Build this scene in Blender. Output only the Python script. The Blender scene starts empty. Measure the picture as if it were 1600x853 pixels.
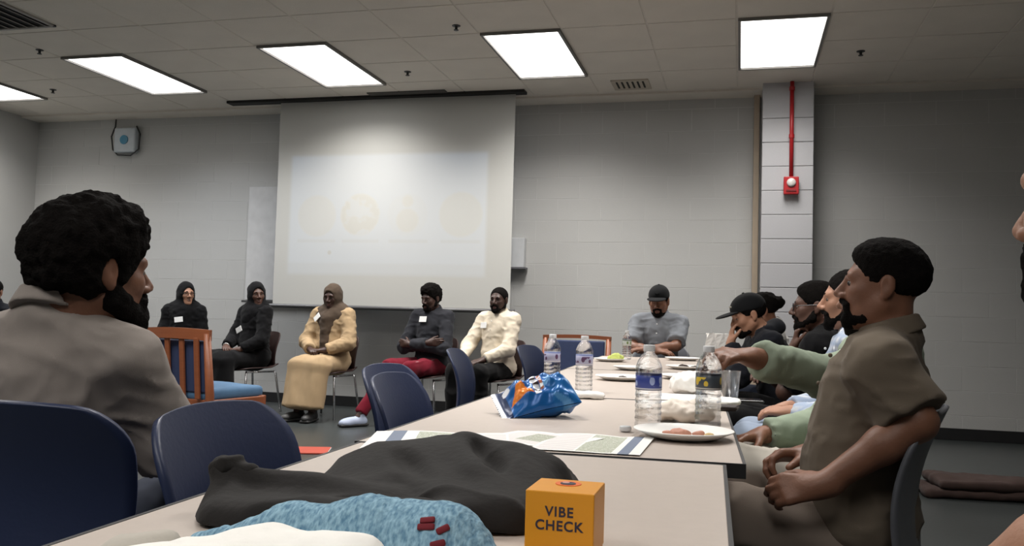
import bpy, bmesh, math, random
import numpy as np
from mathutils import Matrix, Vector, Euler

random.seed(7); np.random.seed(7)
SC = bpy.context.scene
COL = SC.collection
PI = math.pi
def rad(a): return a * PI / 180

# ------------------------------------------------------------------ camera
cd = bpy.data.cameras.new('camera'); cam = bpy.data.objects.new('camera', cd); COL.objects.link(cam)
cd.sensor_width = 36.0; cd.lens = 36.0 * 1376.0 / 1600.0
cd.clip_start = 0.02; cd.clip_end = 100
Rc = [[0.9678313, 0.0136739, -0.2512280], [0.2500427, 0.0586476, 0.9664570], [0.0279492, -0.9981851, 0.0533420]]
M4 = Matrix(((Rc[0][0], -Rc[0][1], -Rc[0][2], 0.0), (Rc[1][0], -Rc[1][1], -Rc[1][2], 0.0),
             (Rc[2][0], -Rc[2][1], -Rc[2][2], 1.0), (0, 0, 0, 1)))
cam.matrix_world = M4
SC.camera = cam

# ------------------------------------------------------------------ world, exposure
w = bpy.data.worlds.new('world'); SC.world = w; w.use_nodes = True
w.node_tree.nodes['Background'].inputs[0].default_value = (0.6, 0.65, 0.7, 1)
w.node_tree.nodes['Background'].inputs[1].default_value = 0.02
SC.view_settings.view_transform = 'Standard'
SC.view_settings.look = 'None'
SC.view_settings.gamma = 1.0
SC.view_settings.use_curve_mapping = False
SC.view_settings.exposure = -0.22
LAMP_W = 60.0            # watts of each ceiling troffer
DIFFUSER = 4.0           # glow of the troffer lens itself

# ------------------------------------------------------------------ materials
MATS = {}
def new_mat(name):
    m = bpy.data.materials.new(name); m.use_nodes = True
    return m, m.node_tree, m.node_tree.nodes['Principled BSDF']
def srgb(r, g, b):
    f = lambda c: (c / 255 / 12.92) if c / 255 <= 0.04045 else ((c / 255 + 0.055) / 1.055) ** 2.4
    return (f(r), f(g), f(b))
def mat(name, col, rough=0.6, var=0.08, vscale=8.0, bump=0.0, bscale=60.0, metal=0.0, spec=0.5, sheen=0.0, sss=0.0, stretch=None):
    if name in MATS: return MATS[name]
    m, nt, b = new_mat(name)
    N = nt.nodes; L = nt.links
    b.inputs['Roughness'].default_value = rough
    b.inputs['Metallic'].default_value = metal
    b.inputs['Specular IOR Level'].default_value = spec
    if sheen: b.inputs['Sheen Weight'].default_value = sheen
    if sss:
        b.inputs['Subsurface Weight'].default_value = sss
        b.inputs['Subsurface Radius'].default_value = (0.012, 0.005, 0.003)
        b.inputs['Subsurface Scale'].default_value = 0.6
    tc = N.new('ShaderNodeTexCoord')
    mp = N.new('ShaderNodeMapping'); L.new(tc.outputs['Object'], mp.inputs['Vector'])
    if stretch: mp.inputs['Scale'].default_value = stretch
    n = N.new('ShaderNodeTexNoise'); n.inputs['Scale'].default_value = vscale; n.inputs['Detail'].default_value = 4
    L.new(mp.outputs['Vector'], n.inputs['Vector'])
    r = N.new('ShaderNodeMapRange')
    r.inputs['To Min'].default_value = 1 - var * 2; r.inputs['To Max'].default_value = 1 + var * 2
    L.new(n.outputs['Fac'], r.inputs['Value'])
    mx = N.new('ShaderNodeVectorMath'); mx.operation = 'SCALE'
    mx.inputs[0].default_value = col[:3]
    L.new(r.outputs['Result'], mx.inputs['Scale'])
    L.new(mx.outputs['Vector'], b.inputs['Base Color'])
    if bump:
        n2 = N.new('ShaderNodeTexNoise'); n2.inputs['Scale'].default_value = bscale; n2.inputs['Detail'].default_value = 3
        L.new(mp.outputs['Vector'], n2.inputs['Vector'])
        bp = N.new('ShaderNodeBump'); bp.inputs['Strength'].default_value = bump; bp.inputs['Distance'].default_value = 0.01
        L.new(n2.outputs['Fac'], bp.inputs['Height']); L.new(bp.outputs['Normal'], b.inputs['Normal'])
    MATS[name] = m
    return m
def emit(name, col, s):
    m, nt, b = new_mat(name)
    b.inputs['Base Color'].default_value = (*col, 1)
    b.inputs['Emission Color'].default_value = (*col, 1); b.inputs['Emission Strength'].default_value = s
    return m

# ------------------------------------------------------------------ object helpers
def tag(o, label=None, cat=None, group=None, kind=None):
    if label: o['label'] = label
    if cat: o['category'] = cat
    if group: o['group'] = group
    if kind: o['kind'] = kind
    return o
def link(name, me, m=None, parent=None, loc=None, rot=None, smooth=False):
    o = bpy.data.objects.new(name, me); COL.objects.link(o)
    if m is not None and len(me.materials) == 0: me.materials.append(m)
    if parent is not None: o.parent = parent
    if loc is not None: o.location = loc
    if rot is not None: o.rotation_euler = rot
    if smooth: me.polygons.foreach_set('use_smooth', [True] * len(me.polygons))
    return o
def empty(name, loc=(0, 0, 0), rz=0.0, label=None, cat=None, group=None, kind=None):
    o = bpy.data.objects.new(name, None); COL.objects.link(o)
    o.empty_display_size = 0.1
    o.location = loc; o.rotation_euler = (0, 0, rz)
    return tag(o, label, cat, group, kind)
def copy_tree(o, parent=None):
    c = o.copy(); COL.objects.link(c)
    if parent is not None: c.parent = parent
    for ch in list(o.children): copy_tree(ch, c)
    return c
class B:
    """collects shapes into one mesh"""
    def __init__(s): s.bm = bmesh.new()
    def box(s, c, d, rot=None, bevel=0.0, seg=2):
        r = bmesh.ops.create_cube(s.bm, size=1.0)
        M = Matrix.Translation(c) @ (rot.to_4x4() if rot is not None else Matrix.Identity(4)) @ Matrix.Diagonal((*d, 1))
        bmesh.ops.transform(s.bm, matrix=M, verts=r['verts'])
        if bevel:
            es = list({e for v in r['verts'] for e in v.link_edges})
            bmesh.ops.bevel(s.bm, geom=es, offset=bevel, segments=seg, affect='EDGES', profile=0.5)
        return s
    def cyl(s, a, b, r1, r2=None, n=16):
        a = Vector(a); b = Vector(b); r2 = r1 if r2 is None else r2
        d = b - a
        q = d.to_track_quat('Z', 'Y').to_matrix().to_4x4()
        r = bmesh.ops.create_cone(s.bm, cap_ends=True, segments=n, radius1=r1, radius2=r2, depth=d.length)
        bmesh.ops.transform(s.bm, matrix=Matrix.Translation((a + b) / 2) @ q, verts=r['verts'])
        return s
    def tube(s, pts, r, n=8, close=False):
        P = [Vector(p) for p in pts]; rings = []
        m = len(P)
        up = Vector((0.12, 0.31, 0.94))
        for i, p in enumerate(P):
            if close: t = P[(i + 1) % m] - P[i - 1]
            else: t = P[min(i + 1, m - 1)] - P[max(i - 1, 0)]
            t.normalize()
            x = t.cross(up)
            if x.length < 0.05: x = t.cross(Vector((1, 0, 0)))
            x.normalize(); y = t.cross(x)
            rr = r[i] if isinstance(r, (list, tuple)) else r
            rings.append([s.bm.verts.new(p + (x * math.cos(2 * PI * k / n) + y * math.sin(2 * PI * k / n)) * rr) for k in range(n)])
        for i in range(m if close else m - 1):
            A, C = rings[i], rings[(i + 1) % m]
            for k in range(n): s.bm.faces.new((A[k], A[(k + 1) % n], C[(k + 1) % n], C[k]))
        if not close:
            s.bm.faces.new(rings[0][::-1]); s.bm.faces.new(rings[-1])
        return s
    def lathe(s, prof, n=24, c=(0, 0, 0)):
        rings = []
        for r, z in prof:
            rings.append([s.bm.verts.new((c[0] + r * math.cos(2 * PI * k / n), c[1] + r * math.sin(2 * PI * k / n), c[2] + z)) for k in range(n)])
        for A, C in zip(rings[:-1], rings[1:]):
            for k in range(n): s.bm.faces.new((A[k], A[(k + 1) % n], C[(k + 1) % n], C[k]))
        s.bm.faces.new(rings[0][::-1]); s.bm.faces.new(rings[-1])
        return s
    def sphere(s, c, r, u=16, v=10):
        q = bmesh.ops.create_uvsphere(s.bm, u_segments=u, v_segments=v, radius=1.0)
        rr = r if isinstance(r, (tuple, list)) else (r, r, r)
        bmesh.ops.transform(s.bm, matrix=Matrix.Translation(c) @ Matrix.Diagonal((*rr, 1)), verts=q['verts'])
        return s
    def poly(s, pts, thick):
        """prism from an xy outline, from z=0 to z=thick"""
        lo = [s.bm.verts.new((x, y, 0)) for x, y in pts]; hi = [s.bm.verts.new((x, y, thick)) for x, y in pts]
        s.bm.faces.new(lo[::-1]); s.bm.faces.new(hi)
        for i in range(len(pts)):
            j = (i + 1) % len(pts); s.bm.faces.new((lo[i], lo[j], hi[j], hi[i]))
        return s
    def grid(s, fn, nu, nv, thick=0.0, nrm=None):
        """closed sheet: fn(u,v) for the front, offset along nrm(u,v) for the back"""
        def sheet(off):
            V = []
            for i in range(nu + 1):
                row = []
                for j in range(nv + 1):
                    u = i / nu; v = j / nv
                    p = Vector(fn(u, v))
                    if off:
                        e = 1e-3
                        du = Vector(fn(min(u + e, 1), v)) - Vector(fn(max(u - e, 0), v)); dv = Vector(fn(u, min(v + e, 1))) - Vector(fn(u, max(v - e, 0)))
                        n = du.cross(dv)
                        if n.length > 0: n.normalize()
                        p = p + n * off
                    row.append(s.bm.verts.new(p))
                V.append(row)
            return V
        A = sheet(0.0)
        for i in range(nu):
            for j in range(nv): s.bm.faces.new((A[i][j], A[i][j + 1], A[i + 1][j + 1], A[i + 1][j]))
        if thick:
            C = sheet(thick)
            for i in range(nu):
                for j in range(nv): s.bm.faces.new((C[i][j], C[i + 1][j], C[i + 1][j + 1], C[i][j + 1]))
            ring = [(i, 0) for i in range(nu)] + [(nu, j) for j in range(nv)] + [(i, nv) for i in range(nu, 0, -1)] + [(0, j) for j in range(nv, 0, -1)]
            for k in range(len(ring)):
                a = ring[k]; b = ring[(k + 1) % len(ring)]
                s.bm.faces.new((A[a[0]][a[1]], A[b[0]][b[1]], C[b[0]][b[1]], C[a[0]][a[1]]))
        return s
    def mesh(s, name='mesh'):
        bmesh.ops.recalc_face_normals(s.bm, faces=s.bm.faces[:])
        me = bpy.data.meshes.new(name); s.bm.to_mesh(me); s.bm.free()
        return me
    def obj(s, name, m, parent=None, loc=None, rot=None, smooth=False):
        return link(name, s.mesh(name), m, parent, loc, rot, smooth)

# ------------------------------------------------------------------ signed distance modelling (organic shapes)
f32 = np.float32
def cap(a, b, r1, r2=None): return ('c', np.array(a, float), np.array(b, float), r1, r1 if r2 is None else r2)
def cone(a, b, r1, r2=None, rd=0.006): return ('f', np.array(a, float), np.array(b, float), r1, r1 if r2 is None else r2, rd)
def ell(c, r, R=None): return ('e', np.array(c, float), np.array(r, float), None if R is None else np.array(R, float))
def rbox(c, h, R=None, rd=0.01): return ('b', np.array(c, float), np.array(h, float), None if R is None else np.array(R, float), rd)
def p_bounds(p):
    if p[0] in 'cf':
        r = max(p[3], p[4]); return np.minimum(p[1], p[2]) - r, np.maximum(p[1], p[2]) + r
    h = p[2] if p[3] is None else np.abs(p[3]) @ p[2]
    return p[1] - h, p[1] + h
def p_eval(p, X, Y, Z):
    if p[0] in 'cf':
        a, b = p[1], p[2]; ba = b - a; L2 = max(float(ba @ ba), 1e-12)
        px, py, pz = X - f32(a[0]), Y - f32(a[1]), Z - f32(a[2])
        t = (px * f32(ba[0]) + py * f32(ba[1]) + pz * f32(ba[2])) / f32(L2)
        h = np.clip(t, 0, 1)
        if p[0] == 'c':
            return np.sqrt((px - h * f32(ba[0])) ** 2 + (py - h * f32(ba[1])) ** 2 + (pz - h * f32(ba[2])) ** 2) - (f32(p[3]) + h * f32(p[4] - p[3]))
        rr = np.sqrt((px - t * f32(ba[0])) ** 2 + (py - t * f32(ba[1])) ** 2 + (pz - t * f32(ba[2])) ** 2) - (f32(p[3]) + h * f32(p[4] - p[3]))
        L = f32(math.sqrt(L2)); ax = np.abs(t - f32(0.5)) * L - L / 2
        rd = f32(p[5]); q1 = rr + rd; q2 = ax + rd
        return np.minimum(np.maximum(q1, q2), 0) + np.sqrt(np.maximum(q1, 0) ** 2 + np.maximum(q2, 0) ** 2) - rd
    c = p[1]; x, y, z = X - f32(c[0]), Y - f32(c[1]), Z - f32(c[2])
    if p[3] is not None:
        R = p[3].astype(f32)
        x, y, z = x * R[0, 0] + y * R[1, 0] + z * R[2, 0], x * R[0, 1] + y * R[1, 1] + z * R[2, 1], x * R[0, 2] + y * R[1, 2] + z * R[2, 2]
    r = p[2].astype(f32)
    if p[0] == 'e':
        k0 = np.sqrt((x / r[0]) ** 2 + (y / r[1]) ** 2 + (z / r[2]) ** 2)
        k1 = np.sqrt((x / r[0] ** 2) ** 2 + (y / r[1] ** 2) ** 2 + (z / r[2] ** 2) ** 2) + f32(1e-6)
        return k0 * (k0 - 1) / k1
    rd = f32(p[4]); qx, qy, qz = np.abs(x) - r[0] + rd, np.abs(y) - r[1] + rd, np.abs(z) - r[2] + rd
    return np.minimum(np.maximum(np.maximum(qx, qy), qz), 0) + np.sqrt(np.maximum(qx, 0) ** 2 + np.maximum(qy, 0) ** 2 + np.maximum(qz, 0) ** 2) - rd
def smin(a, b, k):
    if k <= 1e-5: return np.minimum(a, b)
    h = np.clip(0.5 + 0.5 * (b - a) / f32(k), 0, 1)
    return b + (a - b) * h - f32(k) * h * (1 - h)
def axis_pts(lo, hi, res, fine):
    t = [lo]; 
    while t[-1] < hi:
        x = t[-1]; st = res
        for (a, b, r) in fine:
            if a - res * 0.6 <= x <= b: st = min(st, r)
        t.append(x + st)
    return np.array(t, dtype=f32)
def sdf_arrays(ops, res, fine=()):
    lo = np.array([9e9] * 3); hi = -lo
    for o in ops:
        if o[0] == 'u':
            a, b = p_bounds(o[1]); lo = np.minimum(lo, a); hi = np.maximum(hi, b)
    lo = lo - 2.2 * res; hi = hi + 2.2 * res
    ax = [axis_pts(lo[i], hi[i], res, [(b[0][i], b[1][i], b[2]) for b in fine]) for i in range(3)]
    X, Y, Z = ax[0][:, None, None], ax[1][None, :, None], ax[2][None, None, :]
    F = np.full((len(ax[0]), len(ax[1]), len(ax[2])), 1.0, f32)
    for o in ops:
        if o[0] == 'h':
            n = np.array(o[2], float); n /= np.linalg.norm(n); q = o[1]
            d = (X - f32(q[0])) * f32(n[0]) + (Y - f32(q[1])) * f32(n[1]) + (Z - f32(q[2])) * f32(n[2])
            F = -smin(-F, -d, o[3]); continue
        p, k = o[1], o[2]
        if o[0] == 'i':
            F = -smin(-F, -p_eval(p, X, Y, Z), k); continue
        a, b = p_bounds(p); m = k + 2 * res
        sl = []
        for i in range(3):
            i0 = max(int(np.searchsorted(ax[i], a[i] - m)) - 1, 0); i1 = min(int(np.searchsorted(ax[i], b[i] + m)) + 1, len(ax[i]))
            sl.append(slice(i0, max(i1, i0)))
        sl = tuple(sl)
        if any(q.stop - q.start < 1 for q in sl): continue
        d = p_eval(p, X[sl[0]], Y[:, sl[1]], Z[:, :, sl[2]])
        F[sl] = smin(F[sl], d, k) if o[0] == 'u' else -smin(-F[sl], d, k)
    return F, ax
def surface_nets(F, ax):
    S = F < 0
    c = np.zeros(tuple(n - 1 for n in F.shape), np.int8)
    for dx in (0, 1):
        for dy in (0, 1):
            for dz in (0, 1):
                c += S[dx:S.shape[0] - 1 + dx, dy:S.shape[1] - 1 + dy, dz:S.shape[2] - 1 + dz]
    act = (c > 0) & (c < 8)
    I = np.argwhere(act)
    idx = np.full(act.shape, -1, np.int32); idx[act] = np.arange(len(I), dtype=np.int32)
    acc = np.zeros((len(I), 3)); cnt = np.zeros(len(I))
    for d in range(3):
        o1, o2 = [q for q in range(3) if q != d]
        for a in (0, 1):
            for b in (0, 1):
                q0 = I.copy(); q0[:, o1] += a; q0[:, o2] += b
                q1 = q0.copy(); q1[:, d] += 1
                f0 = F[q0[:, 0], q0[:, 1], q0[:, 2]]; f1 = F[q1[:, 0], q1[:, 1], q1[:, 2]]
                mk = (f0 < 0) != (f1 < 0)
                t = np.where(mk, f0 / np.where(mk, f0 - f1, 1), 0)
                P = np.stack([ax[0][q0[:, 0]], ax[1][q0[:, 1]], ax[2][q0[:, 2]]], 1).astype(float)
                e1 = ax[d][q1[:, d]]
                P[:, d] += t * (e1 - P[:, d])
                acc[mk] += P[mk]; cnt[mk] += 1
    V = acc / np.maximum(cnt, 1)[:, None]
    Q = []
    for d in range(3):
        o1, o2 = (d + 1) % 3, (d + 2) % 3
        s0 = [slice(None)] * 3; s1 = [slice(None)] * 3
        s0[d] = slice(0, -1); s1[d] = slice(1, None)
        A, Bq = S[tuple(s0)], S[tuple(s1)]
        E = np.argwhere(A != Bq)
        E = E[(E[:, o1] > 0) & (E[:, o2] > 0) & (E[:, o1] < F.shape[o1] - 1) & (E[:, o2] < F.shape[o2] - 1)]
        if len(E) == 0: continue
        def g(a, b):
            q = E.copy(); q[:, o1] -= a; q[:, o2] -= b
            return idx[q[:, 0], q[:, 1], q[:, 2]]
        f = np.stack([g(1, 1), g(0, 1), g(0, 0), g(1, 0)], 1)
        fl = ~A[E[:, 0], E[:, 1], E[:, 2]]
        f[fl] = f[fl][:, ::-1]
        Q.append(f)
    return V, np.concatenate(Q)
def np_mesh(name, V, Q):
    me = bpy.data.meshes.new(name)
    me.vertices.add(len(V)); me.vertices.foreach_set('co', np.ascontiguousarray(V, dtype=f32).ravel())
    me.loops.add(Q.size); me.loops.foreach_set('vertex_index', np.ascontiguousarray(Q, dtype=np.int32).ravel())
    me.polygons.add(len(Q)); me.polygons.foreach_set('loop_start', np.arange(0, Q.size, Q.shape[1], dtype=np.int32))
    me.polygons.foreach_set('use_smooth', np.ones(len(Q), dtype=bool))
    me.update(calc_edges=True); me.validate()
    return me
def vnormals(V, Q):
    n = np.cross(V[Q[:, 2]] - V[Q[:, 0]], V[Q[:, 3]] - V[Q[:, 1]])
    N = np.zeros_like(V)
    for i in range(4): np.add.at(N, Q[:, i], n)
    return N / (np.linalg.norm(N, axis=1, keepdims=True) + 1e-12)
def hsh(x, y, z, seed):
    h = (x.astype(np.int64) * 374761393 + y.astype(np.int64) * 668265263 + z.astype(np.int64) * 2147483647 + seed * 974711) & 0xffffffff
    h = ((h ^ (h >> 13)) * 1274126177) & 0xffffffff
    return ((h ^ (h >> 16)) & 0xffff) / 65535.0
def vnoise(P, freq, seed=0):
    q = P * np.array(freq); i = np.floor(q).astype(np.int64); f = q - i; f = f * f * (3 - 2 * f)
    r = 0
    for dx in (0, 1):
        for dy in (0, 1):
            for dz in (0, 1):
                wt = (f[:, 0] if dx else 1 - f[:, 0]) * (f[:, 1] if dy else 1 - f[:, 1]) * (f[:, 2] if dz else 1 - f[:, 2])
                r = r + wt * hsh(i[:, 0] + dx, i[:, 1] + dy, i[:, 2] + dz, seed)
    return r * 2 - 1
def sdf_obj(name, ops, res, m, parent=None, fine=(), disp=None, M=None):
    """disp: list of (amplitude, frequency vec, seed); M: 4x4 local transform"""
    F, ax = sdf_arrays(ops, res, fine)
    V, Q = surface_nets(F, ax)
    if disp:
        N = vnormals(V, Q); d = 0
        for e in disp:
            if len(e) > 3:                        # ridged folds, warped
                Wp = V + .05 * np.stack([vnoise(V, (7, 7, 7), e[2] + 20), vnoise(V, (7, 7, 7), e[2] + 21), vnoise(V, (7, 7, 7), e[2] + 22)], 1)
                d = d + e[0] * ((1 - np.abs(vnoise(Wp, e[1], e[2]))) ** 3 * 2 - .8)
            else: d = d + e[0] * vnoise(V, e[1], e[2])
        V = V + N * np.asarray(d)[:, None]
    me = np_mesh(name, V, Q)
    o = link(name, me, m, parent)
    if M is not None: o.matrix_local = M
    return o

# ------------------------------------------------------------------ people
def Rx(a): a = rad(a); return np.array([[1, 0, 0], [0, math.cos(a), -math.sin(a)], [0, math.sin(a), math.cos(a)]])
def Ry(a): a = rad(a); return np.array([[math.cos(a), 0, math.sin(a)], [0, 1, 0], [-math.sin(a), 0, math.cos(a)]])
def Rz(a): a = rad(a); return np.array([[math.cos(a), -math.sin(a), 0], [math.sin(a), math.cos(a), 0], [0, 0, 1]])
def A(*v): return np.array(v, float)
def unit(v): v = np.array(v, float); return v / (np.linalg.norm(v) + 1e-9)
def m44(R, p):
    return Matrix(((R[0][0], R[0][1], R[0][2], p[0]), (R[1][0], R[1][1], R[1][2], p[1]), (R[2][0], R[2][1], R[2][2], p[2]), (0, 0, 0, 1)))

SKIN = {
 'deep': mat('skin_deep_brown', srgb(62, 40, 32), 0.5, 0.08, 25, 0.08, 180),
 'dark': mat('skin_dark_brown', srgb(84, 56, 44), 0.5, 0.08, 25, 0.08, 180),
 'brown': mat('skin_brown', srgb(126, 86, 66), 0.5, 0.07, 25, 0.08, 180),
 'tan': mat('skin_tan', srgb(164, 120, 96), 0.5, 0.06, 25, 0.08, 180),
}
LIP = mat('lip_skin', srgb(96, 56, 50), 0.45)
HAIR = mat('black_hair', (0.0065, 0.0055, 0.005), 0.95, 0.25, 60, 0.5, 220, spec=0.08)
EYEW = mat('eye_white', srgb(118, 106, 98), 0.5)
IRIS = mat('iris_dark', (0.01, 0.007, 0.005), 0.2)
WHITE = mat('white_card', srgb(238, 238, 236), 0.6, 0.02)
METAL_DK = mat('glasses_black', (0.01, 0.01, 0.011), 0.3)

def hand_ops(wr, d, n, side, curl, spread=0.0, thumb=0.5):
    d = unit(d); n = unit(n - d * float(n @ d)); t = np.cross(d, n) * (1 if side > 0 else -1)
    o = []
    o.append(('u', cap(wr - d * 0.02, wr + d * 0.03, 0.024, 0.022), 0.02))
    lens = [0.070, 0.079, 0.073, 0.057]; off = [0.029, 0.0095, -0.0105, -0.029]
    for i in range(4):
        K = wr + d * (0.088 - 0.006 * abs(i - 1)) + t * off[i]
        o.append(('u', cap(wr + d * 0.015 + t * off[i] * 0.55, K, 0.0135, 0.0115), 0.014))
        fd = unit(d + t * spread * (1.5 - i) * 0.25); p = K; ang = 0.0
        for j, (fr, cj) in enumerate(((0.45, 0.65), (0.31, 1.0), (0.24, 0.75))):
            ang += curl * cj
            q = p + (fd * math.cos(ang) + n * math.sin(ang)) * lens[i] * fr
            o.append(('u', cap(p, q, 0.0102 - 0.0011 * j, 0.0094 - 0.0012 * j), 0.004)); p = q
    b = wr + d * 0.022 + t * 0.024 + n * 0.006
    td = unit(d * 0.7 + t * (0.75 - 0.5 * thumb) + n * (0.25 + 0.5 * thumb))
    m = b + td * 0.042
    o.append(('u', cap(wr + d * 0.012 + t * 0.01, b, 0.017, 0.0145), 0.012))
    o.append(('u', cap(b, m, 0.0145, 0.0115), 0.008))
    td2 = unit(td + d * 0.35 - t * 0.35 * thumb + n * 0.2 * thumb)
    o.append(('u', cap(m, m + td2 * 0.033, 0.0112, 0.009), 0.004))
    return o

def head_ops(Rh, hc, s=1.0, ears=True):
    T = lambda *p: hc + Rh @ (A(*p) * s)
    E_ = lambda c, r: ell(T(*c), A(*r) * s, Rh)
    C_ = lambda a, b, r1, r2: cap(T(*a), T(*b), r1 * s, r2 * s)
    o = [('u', E_((0, -.018, .034), (.0745, .096, .081)), .02),
         ('u', E_((0, .028, -.03), (.058, .066, .086)), .03)]
    for q in (-1, 1):
        o.append(('u', C_((q * .052, .0, -.052), (q * .018, .066, -.097), .02, .018), .03))
        o.append(('u', E_((q * .036, .058, -.022), (.024, .024, .024)), .02))
    o.append(('u', E_((0, .076, -.096), (.021, .018, .017)), .02))
    o.append(('u', C_((-.034, .077, .02), (.034, .077, .02), .013, .013), .02))
    for q in (-1, 1):
        o.append(('s', E_((q * .032, .1, .001), (.019, .016, .011)), .012))
    o.append(('u', C_((0, .087, .014), (0, .1125, -.027), .0075, .0118), .009))
    for q in (-1, 1): o.append(('u', E_((q * .0130, .100, -.033), (.0105, .011, .009)), .006))
    o.append(('s', C_((-.024, .11, -.066), (.024, .11, -.066), .004, .004), .008))
    o.append(('u', C_((-.017, .089, -.058), (.017, .089, -.058), .0075, .0075), .006))
    o.append(('u', C_((-.015, .087, -.073), (.015, .087, -.073), .0085, .0085), .006))
    if ears:
        for q in (-1, 1):
            o.append(('u', E_((q * .0775, -.012, -.002), (.009, .019, .031)), .008))
            o.append(('u', E_((q * .076, -.006, -.028), (.008, .010, .012)), .006))
            o.append(('s', E_((q * .09, -.006, .002), (.009, .010, .019)), .006))
    return o

def person(label, loc, yaw, sp, group=None):
    g = sp.get
    root = empty('person', (loc[0], loc[1], 0.0), rad(yaw), label, 'person', group)
    hz = g('hz', 0.535); w = g('w', 1.0); lean = g('lean', 0); tw = g('twist', 0); roll = g('roll', 0); tl = g('tl', 1.0)
    res = g('res', .014); hres = g('hres', .006); gres = g('gres', .011)
    R0 = Rz(-yaw)
    def loc_pt(v):                       # ('w', x, y, z) is a point in the room
        if v[0] == 'w': return R0 @ (A(v[1], v[2], v[3]) - A(loc[0], loc[1], 0))
        return A(*v)
    def loc_dir(v):
        if v[0] == 'w': return R0 @ A(v[1], v[2], v[3])
        return A(*v)
    H = A(0, 0, hz)
    Rch = Rz(tw) @ Rx(-lean) @ Ry(roll)
    Cc = H + Rz(tw * .5) @ Rx(-lean * .85) @ Ry(roll * .8) @ A(0, 0, .36 * tl)
    Bc = (H + Cc) / 2 + A(0, .012, -.01)
    sh = {q: Cc + Rch @ A(q * .168 * w, 0, .112 - g('drop', 0)) for q in (-1, 1)}
    nb = Cc + Rch @ A(0, -.012, .165)
    hy, hp, hr = g('head', (0, 0, 0))
    Rh = Rz(hy) @ Rx(-hp) @ Ry(hr)
    hs = g('hs', 1.0)
    at = nb + Rch @ A(0, .012, .055) + loc_dir(g('neck', (0, 0, 0)))
    hc = at + Rh @ A(0, .022, .078) * hs
    fat = g('fat', 1.0)
    legs = {}
    for q, key in ((1, 'legR'), (-1, 'legL')):
        kn, an = g(key, ((q * .12, .42, .535), (q * .12, .40, .085)))
        legs[q] = (H + A(q * .085 * w, .02, 0), loc_pt(kn), loc_pt(an))
    arms = {}
    for q, key in ((1, 'armR'), (-1, 'armL')):
        a = g(key, dict(wr=(q * .13, .30, .64), pole=(q * .5, -.6, -.6)))
        if 'face' in a:                       # bring the hand to a point on the face
            hd0 = unit(loc_dir(a['hd'])); a['wr'] = tuple(hc + Rh @ (A(*a['face']) * hs) - hd0 * a.get('reach', .10))
        wr = loc_pt(a['wr']); S = sh[q]; v = wr - S; D = np.linalg.norm(v); L1 = a.get('l1', .285); L2 = a.get('l2', .25)
        if D > L1 + L2 - .004: wr = S + v / D * (L1 + L2 - .004); v = wr - S; D = np.linalg.norm(v)
        if 'el' in a: el = loc_pt(a['el'])
        else:
            x = (L1 * L1 - L2 * L2 + D * D) / (2 * D); h = math.sqrt(max(L1 * L1 - x * x, 0)); u = v / D
            pl = loc_dir(a.get('pole', (q * .5, -.6, -.6))); pl = unit(pl - u * float(pl @ u)); el = S + u * x + pl * h
        hd = unit(loc_dir(a['hd'])) if 'hd' in a else unit(wr - el)
        pn = loc_dir(a['pn']) if 'pn' in a else A(0, 0, -1) + A(-q * .3, 0, 0)
        arms[q] = (S, el, wr, hd, pn, a.get('curl', .45), a.get('thumb', .5), a.get('spread', 0.0))
    # ---- body: one continuous skin surface
    o = [('u', ell(H + A(0, -.01, .02), (.15 * w, .11, .095)), .04),
         ('u', ell(Bc, (.125 * w, .095, .16)), .05),
         ('u', ell(Cc, (.142 * w, .1, .17), Rch), .05),
         ('u', cap(sh[-1], sh[1], .05, .05), .04),
         ('u', cap(nb, at + Rh @ A(0, -.004, .02), .056 * hs, .054 * hs), .03)]
    for q in (-1, 1): o.append(('u', cap(nb + A(0, -.01, .015), sh[q], .04, .038), .03))
    for q in (-1, 1):
        a, k, an = legs[q]
        o += [('u', cap(a, k, .078, .056), .04), ('u', cap(k, an, .052, .036), .03)]
        ft = unit(loc_dir(g('toeR' if q > 0 else 'toeL', (q * .25, 1, 0)))); ft[2] = 0
        o += [('u', cap(an + A(0, 0, -.035) - ft * .02, an + ft * .12 + A(0, 0, -.052), .036, .028), .03)]
    ho = head_ops(Rh, hc, hs, not g('hijab'))
    o += ho
    for q in (-1, 1):
        S, el, wr, hd, pn, curl, th, spd = arms[q]
        o += [('u', cap(S, el, .05 * fat, .04 * fat), .03), ('u', cap(el, el + (wr - el) * .35, .039 * fat, .039 * fat), .02), ('u', cap(el + (wr - el) * .35, wr, .039 * fat, .026 * fat), .02)]
        o += hand_ops(wr, hd, pn, q, curl, spd, th)
    fine = [(hc - .13, hc + .13, hres)]
    hres2 = g('handres', .007)
    for q in (-1, 1):
        if hres2 < res:
            c = arms[q][2] + arms[q][3] * .08
            fine.append((c - .085, c + .085, hres2))
    sk = SKIN[g('skin', 'dark')]
    sdf_obj('body', o, res, sk, root, fine)
    Mh = m44(Rh * hs, hc)
    Mc = m44(Rch, Cc)
    # ---- top
    top = g('top')
    t = .017
    tmat = top['mat']; sl = top.get('sleeve', 1.0); lf = top.get('loose', 0.0)
    ops = [('u', ell(H + A(0, -.012, .03), (.162 * w + lf, .125 + lf, .115)), .04),
           ('u', ell(Bc, ((.142 + top.get('belly', 0)) * w + lf, .114 + lf + top.get('belly', 0), .18)), .06),
           ('u', ell(Cc, (.16 * w + lf * .6, .118 + lf * .5, .185), Rch), .06),
           ('u', cap(sh[-1], sh[1], .064 + lf * .3, .064 + lf * .3), .05)]
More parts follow.
